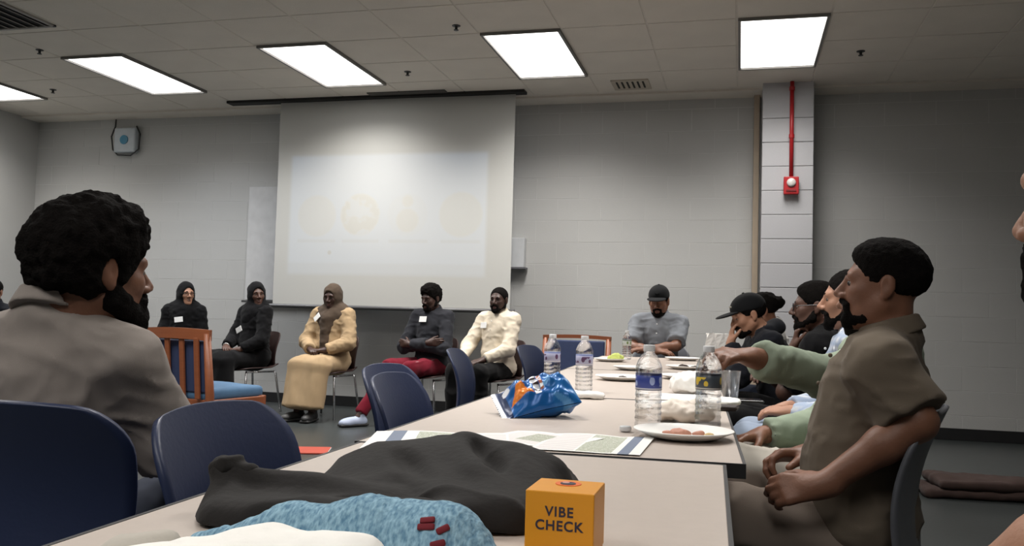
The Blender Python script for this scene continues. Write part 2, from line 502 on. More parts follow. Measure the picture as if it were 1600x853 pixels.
    for q in (-1, 1):
        ops.append(('u', cap(nb + Rch @ A(0, -.012, .0), sh[q], .05, .055), .04))
        S, el, wr = arms[q][:3]
        r0 = .059 * fat + lf * .5
        if sl <= 1.0:
            ops.append(('u', cone(S, S + (el - S) * sl, r0, r0 + .007, .004), .05))
        else:
            ops.append(('u', cap(S, el, r0, .054 * fat + lf * .5), .03))
            e = el + (wr - el) * (sl - 1)
            ops.append(('u', cone(el - (wr - el) * .05, e, .053 * fat + lf * .5, .039 * fat + lf * .5, .004), .03))
    if top.get('open'):
        ops.append(('s', cap(nb + Rch @ A(0, .1, .02), nb + Rch @ A(0, .16, -.16), .05, .012), .02))
    ops.append(('s', cap(nb + Rch @ A(0, .006, -.01), at + Rh @ A(0, .02, .05), .0585 * hs, .0585 * hs), .012))
    wr_ = top.get('wrinkle', 1.0)
    top_o = sdf_obj(top.get('name', 'shirt'), ops, gres, tmat, root, disp=[(.003 * wr_, (9, 9, 16), 3), (.0045 * wr_, (8, 8, 17), 5, 'r'), (.0025 * wr_, (19, 19, 28), 6, 'r')])
    ck = top.get('collar')
    if ck == 'crew':
        co = [('u', cap(nb + Rch @ A(0, -.012, .012), nb + Rch @ A(0, .006, .060), .080, .066), .0),
              ('h', nb + Rch @ A(0, .0, .050), Rch @ A(0, .45, 1), .002), ('h', nb + Rch @ A(0, .0, .0), Rch @ A(0, -.45, -1), .002),
              ('s', cap(nb + Rch @ A(0, -.01, -.05), at + Rh @ A(0, 0, .05), .0575 * hs, .0575 * hs), .002)]
        sdf_obj('collar', co, .005, top.get('collar_mat', tmat), top_o)
    if ck == 'point':
        co = [('u', cap(nb + Rch @ A(0, -.006, .0), nb + Rch @ A(0, .010, .056), .094, .066), .0),
              ('h', nb + Rch @ A(0, -.02, .066), Rch @ A(0, .5, 1), .003),
              ('h', nb + Rch @ A(0, -.02, .010), Rch @ A(0, -.7, -1), .003),
              ('s', cap(nb + Rch @ A(0, -.01, -.06), at + Rh @ A(0, 0, .05), .0595 * hs, .0595 * hs), .002),
              ('s', cap(nb + Rch @ A(0, .06, .08), nb + Rch @ A(0, .12, -.05), .034, .014), .003)]
        sdf_obj('collar', co, .006, top.get('collar_mat', tmat), top_o)
        # button placket down the chest
        if top.get('placket', True):
            for i in range(4):
                pb = B()
                z = .10 - i * .075; yy = .118 * math.sqrt(max(0, 1 - (z / .2) ** 2)) + lf * .5 + .005
                pb.sphere(Vector(Rch @ A(0, yy, z) + Cc), .0055, 8, 6)
                pb.obj('button', top.get('button', WHITE), top_o)
    if ck == 'hood':
        co = [('u', cap(nb + Rch @ A(-.07, -.04, .0), nb + Rch @ A(0, -.095, .0), .045, .05), .03), ('u', cap(nb + Rch @ A(.07, -.04, .0), nb + Rch @ A(0, -.095, .0), .045, .05), .03)]
        sdf_obj('hood', co, .008, tmat, top_o, disp=[(.006, (18, 18, 18), 4)])
    # ---- bottom
    bt = g('bottom'); bm_ = bt['mat']
    if bt.get('kind', 'trousers') == 'trousers':
        ops = [('u', ell(H + A(0, -.01, .015), (.165 * w, .122, .102)), .04)]
        for q in (-1, 1):
            a, k, an = legs[q]; e = k + (an - k) * .93
            ops += [('u', cap(a, k, .094, .073), .03), ('u', cap(k, k + (an - k) * .5, .072, .064), .03), ('u', cone(k + (an - k) * .4, e, .064, bt.get('cuff', .058), .004), .03)]
        sdf_obj('trousers', ops, gres * 1.1, bm_, root, disp=[(.005, (14, 14, 12), 8), (.006, (11, 9, 11), 9, 'r')])
    else:
        ops = [('u', ell(H + A(0, -.0, .03), (.19, .15, .125)), .05)]
        for i in range(5):
            s_ = i / 4; a = legs[-1][0] * (1 - s_) + legs[1][0] * s_; k = legs[-1][1] * (1 - s_) + legs[1][1] * s_; an = legs[-1][2] * (1 - s_) + legs[1][2] * s_
            k = k + A(0, .01, .0)
            out = unit(A((s_ - .5) * 1.2, .55, 0)) * bt.get('flare', .07)
            e = an + out; e[2] = bt.get('hem', .06)
            ops += [('u', cap(a, k, .10, .085), .04), ('u', cone(k + (k - e) * .02, e, .085, .095, .006), .04)]
        sdf_obj('skirt', ops, gres * 1.1, bm_, root, disp=[(.010, (13, 13, 3.0), 8), (.004, (30, 30, 8), 9)])
    # ---- shoes
    for q in (-1, 1):
        an = legs[q][2]; ft = unit(loc_dir(g('toeR' if q > 0 else 'toeL', (q * .25, 1, 0)))); ft[2] = 0; ft = unit(ft); sd = A(ft[1], -ft[0], 0)
        Rf = np.stack([sd, ft, A(0, 0, 1)], 1); b = A(an[0], an[1], an[2] - .085)
        so = [('u', cap(b + A(0, 0, .05) - ft * .03, b + A(0, 0, .095) - ft * .02, .044, .042), .02), ('u', ell(b + ft * .05 + A(0, 0, .045), (.045, .135, .045), Rf), .03),
              ('u', ell(b + ft * .13 + A(0, 0, .036), (.048, .07, .034), Rf), .02), ('h', b + A(0, 0, .014), A(0, 0, -1), .003)]
        s_ = sdf_obj('shoe', so, .011, g('shoe', MATS.get('shoe_black') or mat('shoe_black', (.012, .012, .012), .5)), root)
        so = [('u', rbox(b + ft * .055 + A(0, 0, .0165), (.047, .142, .0135), Rf, .012), .01)]
        sdf_obj('sole', so, .011, g('sole', mat('sole_dark', (.02, .02, .02), .7)), s_)
    # ---- head dress
    hr_ = g('hair'); hm = g('hairmat', HAIR)
    hd_ = [(.0018, (70, 70, 70), 1), (.0018, (130, 130, 130), 2)]
    fr = g('hairres', .007)
    def cutface(o, off=.036, nape=-.052):
        return o + [('s', ell((.094, -.006, -.008), (.030, .023, .036)), .01), ('s', ell((-.094, -.006, -.008), (.030, .023, .036)), .01), ('h', A(0, off, 0), A(0, .85, -.52), .006), ('h', A(0, 0, nape), A(0, -.25, -1), .01)]
    if hr_ == 'short':
        sdf_obj('hair', cutface([('u', ell((0, -.020, .038), (.083, .105, .090)), .01)]), fr, hm, root, disp=hd_, M=Mh)
    elif hr_ == 'buzz':
        sdf_obj('hair', cutface([('u', ell((0, -.019, .036), (.0795, .1015, .0855)), .01)], .029, -.04), fr, hm, root, disp=[(.0006, (120, 120, 120), 1)], M=Mh)
    elif hr_ == 'fade':
        sdf_obj('hair', cutface([('u', ell((0, -.020, .040), (.0815, .104, .088)), .01), ('u', ell((0, -.006, .076), (.072, .088, .054)), .02)], .036, -.045), fr, hm, root, disp=hd_, M=Mh)
    elif hr_ == 'afro':
        e = g('afro', .018)
        sdf_obj('hair', cutface([('u', ell((0, -.024, .045), (.079 + e, .102 + e, .090 + e)), .01), ('u', ell((0, .012, .085), (.068 + e * .6, .078 + e * .6, .05 + e)), .03), ('u', ell((0, -.045, -.02), (.066 + e * .3, .062 + e * .4, .05)), .04)], .045, -.062), fr, hm, root,
                disp=[(.006, (55, 55, 55), 1), (.004, (110, 110, 110), 2)], M=Mh)
    elif hr_ == 'bun':
        sdf_obj('hair', cutface([('u', ell((0, -.022, .038), (.083, .105, .090)), .01), ('u', ell((0, -.12, .03), (.045, .045, .045)), .02)]), fr, hm, root, disp=[(.006, (60, 60, 60), 1)], M=Mh)
    if g('beard'):
        k = g('beard'); z0 = -.028
        bo = []
        for q in (-1, 1):
            if not g('goatee'): bo += [('u', cap((q * .064, .0, -.03), (q * .058, .012, -.055), .014, .02 * k), .01), ('u', cap((q * .056, .012, -.058), (q * .022, .068, -.092), .021 * k, .024 * k), .02)]
            else: bo += [('u', cap((q * .040, .040, -.088), (q * .02, .072, -.094), .018, .022 * k), .02)]
            bo += [('u', cap((q * .026, .089, -.06), (q * .006, .1005, -.045), .008, .008), .006), ('u', cap((q * .027, .086, -.06), (q * .022, .08, -.088), .010, .014), .01)]
        bo += [('u', ell((0, .079, -.102), (.032 * k, .024 * k, .027 * k)), .02), ('s', ell((0, .105, -.067), (.021, .03, .0085)), .005)]
        sdf_obj('beard', bo, .006, hm, root, disp=[(.003, (110, 110, 110), 6)], M=Mh)
    if g('hijab'):
        hj = g('hijab')
        T = lambda *p: hc + Rh @ (A(*p) * hs)
        jo = [('u', ell(T(0, -.016, .020), A(.089, .114, .113) * hs, Rh), .02), ('u', cap(T(0, -.005, -.05), nb + Rch @ A(0, .01, .02), .078, .09), .05),
              ('u', cap(nb + Rch @ A(-.09, -.01, -.01), nb + Rch @ A(.09, -.01, -.01), .068, .068), .05),
              ('u', ell(Cc + Rch @ A(0, .045, .06), (.14 * w, .096, .15), Rch), .06), ('u', cap(sh[-1] + Rch @ A(.03, 0, .0), sh[1] - Rch @ A(.03, 0, .0), .074, .074), .07)]
        if g('hijab_tail'): jo.append(('u', cap(Cc + Rch @ A(0, .11, .08), Bc + A(.0, .135, -.08), .06, .045), .04))
        jo.append(('s', ell(T(0, .120, -.012), A(.059, .088, .091) * hs, Rh), .010))
        sdf_obj('hijab', jo, g('hjres', .009), hj, root, disp=[(.005, (16, 16, 26), 11), (.002, (40, 40, 50), 12)])
    if g('cap'):
        cm = g('cap')
        co = [('u', ell((0, -.014, .045), (.0865, .111, .089)), .01), ('h', A(0, 0, .030), A(0, .10, -1), .004)]
        c_ = sdf_obj('cap', co, .007, cm, root, M=Mh)
        bo = [('u', ell((0, .115, .040), (.078, .082, .010)), .01), ('h', A(0, .07, 0), A(0, -1, 0), .004), ('s', cap((0, .02, -.085), (0, .24, -.10), .115, .115), .01)]
        sdf_obj('brim', bo, .006, cm, c_)
        b = B(); b.sphere((0, -.014, .135), (.009, .009, .005), 10, 6); b.obj('button', cm, c_, smooth=True)
        if g('cap_logo'):
            b = B()
            for k in range(3): b.box((-.012 + k * .012, .087 - abs(k - 1) * .001, .075), (.008, .006, .022 - 6e-3 * (k % 2)), Matrix.Rotation(-.35, 3, 'X'), .001)
            b.obj('emblem', g('cap_logo'), c_)
    if g('face', True):
        for q in (-1, 1):
            if not g('lids'):
                e = B(); e.sphere((0, 0, 0), (.0118 * hs, .0118 * hs, .0075 * hs), 14, 10)
                eo = e.obj('eye', EYEW, root, smooth=True); eo.matrix_local = m44(Rh, hc + Rh @ (A(q * .0315, .0752, .001) * hs))
                e = B(); e.sphere((0, .0075, 0), (.0066, .005, .0066), 12, 8); e.obj('iris', IRIS, eo, smooth=True)
            if not g('cap'):
                pts = [(q * .014, .0905, .021), (q * .028, .0895, .026), (q * .045, .079, .022)]
                e = B(); e.tube([Vector(p) for p in pts], [.0035, .0042, .002], 6); eo = e.obj('eyebrow', HAIR, root, smooth=True); eo.matrix_local = Mh
        e = B(); e.tube([(-.021, .0885, -.0625), (-.008, .0965, -.0585), (0, .0965, -.0595), (.008, .0965, -.0585), (.021, .0885, -.0625)], [.002, .0045, .0045, .0045, .002], 8)
        e.tube([(-.02, .0885, -.0645), (-.008, .095, -.0725), (.008, .095, -.0725), (.02, .0885, -.0645)], [.002, .0055, .0055, .002], 8)
        eo = e.obj('lips', LIP, root, smooth=True); eo.matrix_local = Mh
        if g('smile'):
            e = B(); e.box((0, .0935, -.066), (.03, .008, .008), bevel=.003); eo = e.obj('teeth', EYEW, root); eo.matrix_local = Mh
    if g('glasses'):
        e = B()
        for q in (-1, 1):
            e.tube([(q * .033 + .023 * math.cos(a), .1, .001 + .018 * math.sin(a)) for a in [2 * PI * i / 16 for i in range(16)]], .0022, 6, True)
            e.tube([(q * .056, .1, .006), (q * .074, .08, .006), (q * .083, -.01, .008)], .002, 6)
        e.tube([(-.011, .1, .004), (0, .104, .007), (.011, .1, .004)], .002, 6)
        eo = e.obj('glasses', METAL_DK, root); eo.matrix_local = Mh
    if g('badge'):
        x, z, ex, ro = g('badge')
        yy = .118 * math.sqrt(max(0, 1 - (x / .17) ** 2 - (z / .2) ** 2)) + lf * .5 + ex
        e = B(); e.box((0, 0, 0), (.085, .004, .055), bevel=.0015)
        eo = e.obj('name_badge', WHITE, root); eo.matrix_local = m44(Rch @ Rx(z * 90 + 4) @ Rz(-x * 150) @ Ry(ro), Cc + Rch @ A(x, yy, z))
    if g('stripe'):
        for q in (-1, 1):
            a, k, an = legs[q]; off = A(q * .045, 0, .075)
            e = B(); e.tube([a * (1 - s_) + k * s_ + off * (1 - .25 * s_) for s_ in (.25, .5, .75, .95)], .006, 6); e.obj('stripe', g('stripe'), root, smooth=True)
    if g('watch'):
        q = g('watch'); S, el, wr = arms[q][:3]; d = unit(wr - el); c = wr - d * .02
        x = unit(np.cross(d, A(.1, .2, 1))); y = np.cross(d, x)
        e = B(); e.tube([c + (x * math.cos(a) + y * math.sin(a)) * .031 for a in [2 * PI * i / 20 for i in range(20)]], .006, 6, True)
        e.obj('wristwatch', mat('watch_silver', srgb(190, 190, 188), .3, metal=.8), root, smooth=True)
    return root, dict(hc=hc, Rh=Rh, Cc=Cc, Rch=Rch, nb=nb, arms=arms)

# ------------------------------------------------------------------ the room
XL, XR, YB, YF, ZC = -8.5, 4.6, -3.6, 9.05, 3.31
PAINT = mat('wall_paint_grey', srgb(186, 186, 184), 0.55, 0.03, 1.5, 0.12, 120)
JOINT = mat('wall_joint_grey', srgb(200, 200, 198), 0.7, 0.03, 2)
COLP = mat('column_paint_white', srgb(180, 180, 183), 0.5, 0.03, 2, 0.12, 120)
CEILT = mat('ceiling_tile_white', srgb(224, 217, 206), 0.9, 0.04, 3, 0.35, 160)
CEILB = mat('ceiling_grid', srgb(216, 209, 198), 0.7)
FLOOR = mat('floor_vinyl_dark', srgb(58, 62, 62), 0.30, 0.10, 3, 0.04, 40)
BASE = mat('baseboard_black', (.012, .012, .013), 0.5)

def plain(name, c, d, m, kind='structure', parent=None):
    b = B(); b.box(c, d); return tag(b.obj(name, m, parent), kind=kind if parent is None else None)
plain('floor', ((XL + XR) / 2, (YB + YF) / 2, -.05), (XR - XL + .4, YF - YB + .4, .1), FLOOR)
wf = plain('wall_front', ((XL + XR) / 2, YF + .090, ZC / 2 + .05), (XR - XL + .4, .2, ZC + .3), JOINT)
plain('wall_left', (XL - .1, (YB + YF) / 2, ZC / 2 + .05), (.2, YF - YB + .4, ZC + .3), PAINT)
plain('wall_right', (XR + .1, (YB + YF) / 2, ZC / 2 + .05), (.2, YF - YB + .4, ZC + .3), PAINT)
plain('wall_back', ((XL + XR) / 2, YB - .1, ZC / 2 + .05), (XR - XL + .4, .2, ZC + .3), PAINT)
ce = plain('ceiling', ((XL + XR) / 2, (YB + YF) / 2, ZC + .12), (XR - XL + .4, YF - YB + .4, .1), CEILB)
# painted concrete blocks of the front wall
BH, BW = 0.2285, 0.457
bl = B(); bl.box((0, 0, 0), (BW - .004, .024, BH - .004), bevel=.0012, seg=1); blm = bl.mesh('block'); blm.materials.append(PAINT)
hb = B(); hb.box((0, 0, 0), (BW / 2 - .008, .024, BH - .008), bevel=.004, seg=1); hbm = hb.mesh('half_block'); hbm.materials.append(PAINT)
slots = []
for r in range(int(ZC / BH) + 1):
    z = (r + .5) * BH
    if z + BH / 2 > ZC + .12: continue
    x = XL + (0 if r % 2 == 0 else -BW / 2)
    while x < XR:
        xc = x + BW / 2
        slots.append((xc, z)); x += BW
vis = sorted(slots, key=lambda s: 0 if (-8.3 < s[0] < 2.9 and s[1] > .25) else 1)
rest = B()
for i, (x, z) in enumerate(vis):
    if i < 300:
        o = link('block', blm, None, wf, (x, YF + .0 + (.0004 * ((i * 7) % 3 - 1)), z))
    else:
        rest.box((x, YF, z), (BW - .008, .024, BH - .008))
o = rest.obj('block_field', PAINT, wf); o['kind'] = 'stuff'
# column of larger painted blocks
b = B(); b.box((.412, 8.83, ZC / 2), (.452, .50, ZC), bevel=.004)
col_o = tag(b.obj('trim_1', mat('column_joint', srgb(176, 176, 176), .7)), kind='structure')
cb = B(); cb.box((0, 0, 0), (.462, .50, BH - .005), bevel=.004); cbm = cb.mesh('column_block'); cbm.materials.append(COLP)
for r in range(15):
    z = (r + .5) * BH
    if z + BH / 2 < ZC + .15: link('block', cbm, None, col_o, (.412, 8.821, min(z, ZC - BH / 2 + .1)))
b = B(); b.box((.135, 8.99, ZC / 2), (.055, .09, ZC), bevel=.004)
tag(b.obj('trim_2', mat('corner_strip_tan', srgb(176, 160, 140), .6)), kind='structure')
# baseboards
b = B(); b.box(((XL + .18) / 2, YF - .02, .055), (.18 - XL, .016, .11), bevel=.003); tag(b.obj('baseboard_front', BASE), kind='structure')
b = B(); b.box(((.64 + XR) / 2, YF - .02, .055), (XR - .64, .016, .11), bevel=.003); tag(b.obj('baseboard_front_right', BASE), kind='structure')
b = B(); b.box((XL + .01, (YB + YF) / 2, .055), (.016, YF - YB - .1, .11), bevel=.003); tag(b.obj('baseboard_left', BASE), kind='structure')
b = B(); b.box((.412, 8.56, .055), (.49, .02, .11), bevel=.003); tag(b.obj('baseboard_column', BASE), kind='structure')

# ceiling tiles, leaving out the troffers
PX, PY = 2.02 / 3, .655
LX = [-7.78, -5.777, -3.757, -1.737, .285]; LY = [7.365, 3.435, -.495]
tl = B(); tl.box((0, 0, 0), (PX - .014, PY - .014, .02), bevel=.002, seg=1); tlm = tl.mesh('tile'); tlm.materials.append(CEILT)
x0 = -1.737 - PX * 10; tiles = []
for i in range(-1, 20):
    for j in range(-17, 3):
        x = x0 + i * PX; y = 7.365 + PY / 2 + j * PY
        if x < XL + .1 or x > XR - .1 or y > YF - .1 or y < YB + .1: continue
        if any(abs(x - a) < .2 and abs(y - c) < .5 for a in LX for c in LY): continue
        tiles.append((x, y))
tiles.sort(key=lambda p: -p[1])
rest = B()
for i, (x, y) in enumerate(tiles):
    if y > 3.8: link('tile', tlm, None, ce, (x, y, ZC + .01))
    else: rest.box((x, y, ZC + .01), (PX - .022, PY - .022, .02))
o = rest.obj('tile_field', CEILT, ce); o['kind'] = 'stuff'
# T-bar backing so no gap shows between tiles
b = B(); b.box(((XL + XR) / 2, (YB + YF) / 2, ZC + .0245), (XR - XL, YF - YB, .04)); 
bk = b.obj('grid_backing', CEILB, ce)
b = B(); b.box(((XL + XR) / 2, 8.90, ZC - .0), (XR - XL, .30, .03)); b.obj('edge_tile', CEILT, ce)

# troffers
DIFF = emit('troffer_lens', (1.0, 0.98, 0.95), DIFFUSER)
FRAME = mat('troffer_frame', srgb(120, 118, 114), .5)
fb = B()
for s in (-1, 1):
    fb.box((s * .318, 0, -.008), (.022, 1.33, .03), bevel=.003); fb.box((0, s * .655, -.008), (.63, .022, .03), bevel=.003)
fbm = fb.mesh('frame'); fbm.materials.append(FRAME)
db = B(); db.box((0, 0, 0), (.614, 1.29, .006)); dbm = db.mesh('lens'); dbm.materials.append(DIFF)
LN = ['rectangular ceiling light panel at far left, cut by the edge', 'bluish rectangular ceiling light panel left of the screen', 'bright rectangular ceiling light panel above the left of the screen',
      'bright rectangular ceiling light panel above the right of the screen', 'bright ceiling light panel in front of the white column']
LE = []
for j, ly in enumerate(LY):
    for i, lx in enumerate(LX):
        if j > 0 and i == 0: continue
        lab = LN[i] if j == 0 else 'ceiling light panel out of the picture, ' + ('above the near tables, ' if j == 1 else 'behind the viewer, ') + ('', 'far left', 'left', 'centre', 'right')[i]
        t = empty('ceiling_light', (lx, ly, ZC), 0, lab, 'light', 'ceiling light panels')
        link('frame', fbm, None, t); link('lens', dbm, None, t, (0, 0, -.002))
        ld = bpy.data.lights.new('troffer_lamp', 'AREA'); ld.shape = 'RECTANGLE'; ld.size = .6; ld.size_y = 1.27
        ld.energy = LAMP_W * (1.0, .85, .45)[j] * (.65, .68, 1.0, 1.0, (.62, .8, .8)[j])[i]; ld.color = (1.0, .965, .925); ld.spread = rad(136)
        if j == 0 and i == 1: ld.color = (.92, .95, 1.0)
        lo = bpy.data.objects.new('troffer_lamp', ld); COL.objects.link(lo); lo.parent = t; lo.location = (0, 0, -.012)

# ceiling fittings
DARK = mat('dark_fitting', (.02, .02, .02), .5)
for (x, y, lab) in ((-3.064, 7.668, 'small dark sprinkler head between the two panels above the screen'), (.941, 7.686, 'small dark sprinkler head right of the column light panel'),
                    (-7.104, 7.718, 'small dark sprinkler head near the cut-off left panel'), (-6.139, 6.486, 'small dark sprinkler head by the left air vent'), (-2.201, 6.501, 'small dark sprinkler head high above the screen')):
    b = B(); b.lathe([(.034, 0), (.034, -.004), (.012, -.008), (.010, -.03), (.004, -.034)], 14); b.cyl((0, 0, -.034), (0, 0, -.038), .02, .02, 12)
    tag(b.obj('sprinkler_head', DARK, None, (x, y, ZC)), lab, 'sprinkler', 'ceiling sprinkler heads')
t = empty('air_vent', (-5.78, 5.62, ZC), 0, 'dark slotted ceiling air vent in the top left corner', 'vent')
b = B(); b.box((0, 0, .004), (.62, .62, .012)); b.obj('backing', mat('vent_dark', (.008, .008, .008), .8), t)
vm = mat('vent_metal', srgb(150, 146, 140), .5)
b = B()
for s in (-1, 1): b.box((s * .3, 0, -.006), (.03, .63, .02), bevel=.002); b.box((0, s * .3, -.006), (.63, .03, .02), bevel=.002)
b.obj('frame', vm, t)
for k in range(6):
    b = B(); b.box((-.23 + k * .092, 0, -.006), (.045, .57, .006), Matrix.Rotation(.5, 3, 'Y')); b.obj('slat', vm, t)
t = empty('air_grille', (-1.05, 8.42, ZC), 0, 'small slotted ceiling grille between the screen and the column', 'vent')
b = B(); b.box((0, 0, -.004), (.36, .34, .014), bevel=.003); b.obj('frame', mat('grille_cream', srgb(186, 176, 160), .6), t)
for k in range(6):
    b = B(); b.box((-.125 + k * .05, -.02, -.012), (.018, .22, .005)); b.obj('slot', mat('grille_slot', (.02, .017, .013), .8), t)

# projection screen
sm, nt, bs = new_mat('screen_cloth')
N, L = nt.nodes, nt.links
tc = N.new('ShaderNodeTexCoord'); sx = N.new('ShaderNodeSeparateXYZ'); L.new(tc.outputs['Object'], sx.inputs[0])
def mth(op, a, b=None, c=None):
    n = N.new('ShaderNodeMath'); n.operation = op
    for i, v in enumerate((a, b, c)):
        if v is None: continue
        if isinstance(v, (int, float)): n.inputs[i].default_value = v
        else: L.new(v, n.inputs[i])
    return n.outputs[0]
def band(v, lo, hi, e):
    return mth('MULTIPLY', mth('SMOOTHSTEP' if False else 'MULTIPLY', mth('ADD', 0, 1), smooth(v, lo, e)), mth('SUBTRACT', 1.0, smooth(v, hi, e)))
def smooth(v, x, e):
    n = N.new('ShaderNodeMapRange'); n.interpolation_type = 'SMOOTHSTEP'; L.new(v, n.inputs['Value'])
    n.inputs['From Min'].default_value = x - e; n.inputs['From Max'].default_value = x + e
    return n.outputs['Result']
X_, Z_ = sx.outputs['X'], sx.outputs['Z']
rect = mth('MULTIPLY', band(X_, -4.70, -2.50, .03), band(Z_, 1.43, 2.70, .03))
def disc(cx, cz, r, e=.02):
    d = mth('SQRT', mth('ADD', mth('POWER', mth('SUBTRACT', X_, cx), 2), mth('POWER', mth('SUBTRACT', Z_, cz), 2)))
    return mth('SUBTRACT', 1.0, smooth(d, r, e))
nz = N.new('ShaderNodeTexNoise'); nz.inputs['Scale'].default_value = 6; L.new(tc.outputs['Object'], nz.inputs['Vector'])
blob = smooth(nz.outputs['Fac'], .5, .06)
d1 = mth('MULTIPLY', disc(-4.382, 2.05, .22), .45)
d2 = mth('MULTIPLY', disc(-3.881, 2.06, .22), mth('ADD', .25, mth('MULTIPLY', blob, .75)))
d3 = mth('ADD', mth('MULTIPLY', disc(-3.35, 2.06, .22), .12), mth('MULTIPLY', mth('ADD', disc(-3.35, 2.2, .06), disc(-3.35, 2.0, .12)), .55))
d4 = mth('MULTIPLY', disc(-2.772, 2.06, .23), .5)
discs = mth('MINIMUM', mth('ADD', mth('ADD', d1, d2), mth('ADD', d3, d4)), 1.0)
cap_ = mth('MULTIPLY', band(Z_, 1.765, 1.80, .008), mth('ADD', mth('ADD', band(X_, -4.6, -4.16, .01), band(X_, -4.08, -3.66, .01)), mth('ADD', band(X_, -3.55, -3.12, .01), band(X_, -2.98, -2.56, .01))))
foot = mth('MULTIPLY', band(Z_, 1.43, 1.55, .02), .3)
cur = disc(-4.22, 1.66, .022, .008)
mask = mth('MINIMUM', mth('ADD', mth('ADD', mth('MULTIPLY', discs, .60), mth('MULTIPLY', cap_, .35)), mth('ADD', foot, cur)), 1.0)
lit = mth('MULTIPLY', rect, mth('SUBTRACT', 1.0, mask))
mixc = N.new('ShaderNodeMix'); mixc.data_type = 'RGBA'; L.new(discs, mixc.inputs['Factor'])
mixc.inputs['A'].default_value = (.42, .64, 1.0, 1); mixc.inputs['B'].default_value = (1.0, .86, .52, 1)
bs.inputs['Base Color'].default_value = (*srgb(186, 186, 182), 1); bs.inputs['Roughness'].default_value = .7
L.new(mixc.outputs['Result'], bs.inputs['Emission Color']); L.new(mth('MULTIPLY', lit, .12), bs.inputs['Emission Strength'])  # projector's light on the sheet is put in as faint emission of the cloth
t = empty('projection_screen', (0, 0, 0), 0, 'large white pull-down projection screen with a faint slide of four circles', 'screen')
b = B(); b.grid(lambda u, v: (-4.86 + u * 2.632, 8.52 + .006 * math.sin(u * 9), 1.10 + v * 2.2), 24, 8, .004); b.obj('screen_sheet', sm, t)
b = B(); b.tube([(-4.90, 8.518, 1.085), (-2.18, 8.518, 1.085)], .022, 12); b.obj('weight_bar', mat('bar_grey', srgb(78, 78, 80), .4), t)
t = empty('ceiling_slot', (0, 0, 0), 0, 'long dark screen housing slot along the ceiling above the screen', 'slot')
b = B(); b.box((-3.8, 8.50, ZC - .012), (3.36, .13, .03), bevel=.004); b.obj('housing', mat('slot_dark', (.012, .012, .011), .7), t)
b = B(); b.box((-3.35, 8.38, ZC - .004), (.85, .10, .014), bevel=.002); b.obj('cover_plate', mat('slot_grey', srgb(80, 78, 74), .6), t)

# wall fixtures
t = empty('whiteboard', (0, 0, 0), 0, 'pale whiteboard panel on the wall showing left of the screen', 'board')
b = B(); b.box((-4.75, 9.018, 1.80), (1.5, .02, 1.30), bevel=.003); b.obj('panel', mat('board_white', srgb(204, 204, 204), .35), t)
b = B(); b.box((-4.75, 8.99, 1.13), (1.52, .07, .025), bevel=.004); b.obj('tray', mat('tray_dark', srgb(70, 70, 70), .4), t)
t = empty('wall_box', (0, 0, 0), 0, 'pale grey wall box with a small ledge right of the screen', 'box')
b = B(); b.box((-2.30, 8.985, 1.71), (.2, .09, .31), bevel=.006); b.obj('body', mat('box_grey', srgb(196, 198, 200), .5), t)
b = B(); b.box((-2.29, 8.96, 1.545), (.23, .13, .02), bevel=.003); b.obj('ledge', mat('ledge_grey', srgb(100, 100, 104), .5), t)
t = empty('wireless_access_point', (0, 0, 0), 0, 'square white wireless access point high on the left wall, blue light in its middle', 'device')
b = B(); b.box((-7.18, 8.99, 3.03), (.30, .07, .30), bevel=.02, seg=3); b.obj('body', mat('device_white', srgb(196, 204, 210), .4), t)
b = B(); b.cyl((-7.18, 8.953, 3.03), (-7.18, 8.945, 3.03), .055, .055, 20); b.obj('indicator', mat('indicator_blue', srgb(40, 130, 165), .3), t)
b = B(); b.tube([(-7.36, 9.02, 3.3), (-7.34, 8.99, 3.2), (-7.39, 8.99, 3.08), (-7.36, 8.99, 2.92), (-7.28, 8.98, 2.85), (-7.1, 8.98, 2.84), (-6.99, 8.98, 2.92), (-6.98, 8.98, 3.1), (-7.05, 9.0, 3.2)], .009, 8)
b.obj('cable', DARK, t, smooth=True)
RED = mat('alarm_red', srgb(172, 30, 36), .4, .04)
t = empty('fire_alarm', (.444, 8.55, 2.32), 0, 'red fire alarm box at the end of a red pipe on the white column', 'alarm')
b = B(); b.box((0, -.03, 0), (.135, .06, .165), bevel=.008, seg=3); b.obj('housing', RED, t)
b = B(); b.lathe([(.042, 0), (.04, .012), (.028, .02), (.012, .024)], 16); o = b.obj('strobe', mat('strobe_white', srgb(216, 210, 206), .25), t, (0, -.06, .025), (PI / 2, 0, 0), True)
b = B(); b.box((0, -.063, -.05), (.09, .006, .02), bevel=.002); b.obj('grille', mat('alarm_dark', srgb(110, 14, 20), .5), t)
b = B(); b.cyl((0, -.02, .08), (0, -.02, .985), .019, .019, 12); b.obj('pipe', RED, t, smooth=True)
for z in (.45, .9):
    b = B(); b.cyl((0, -.02, z), (0, -.02, z + .035), .025, .025, 12); b.obj('coupling', RED, t)

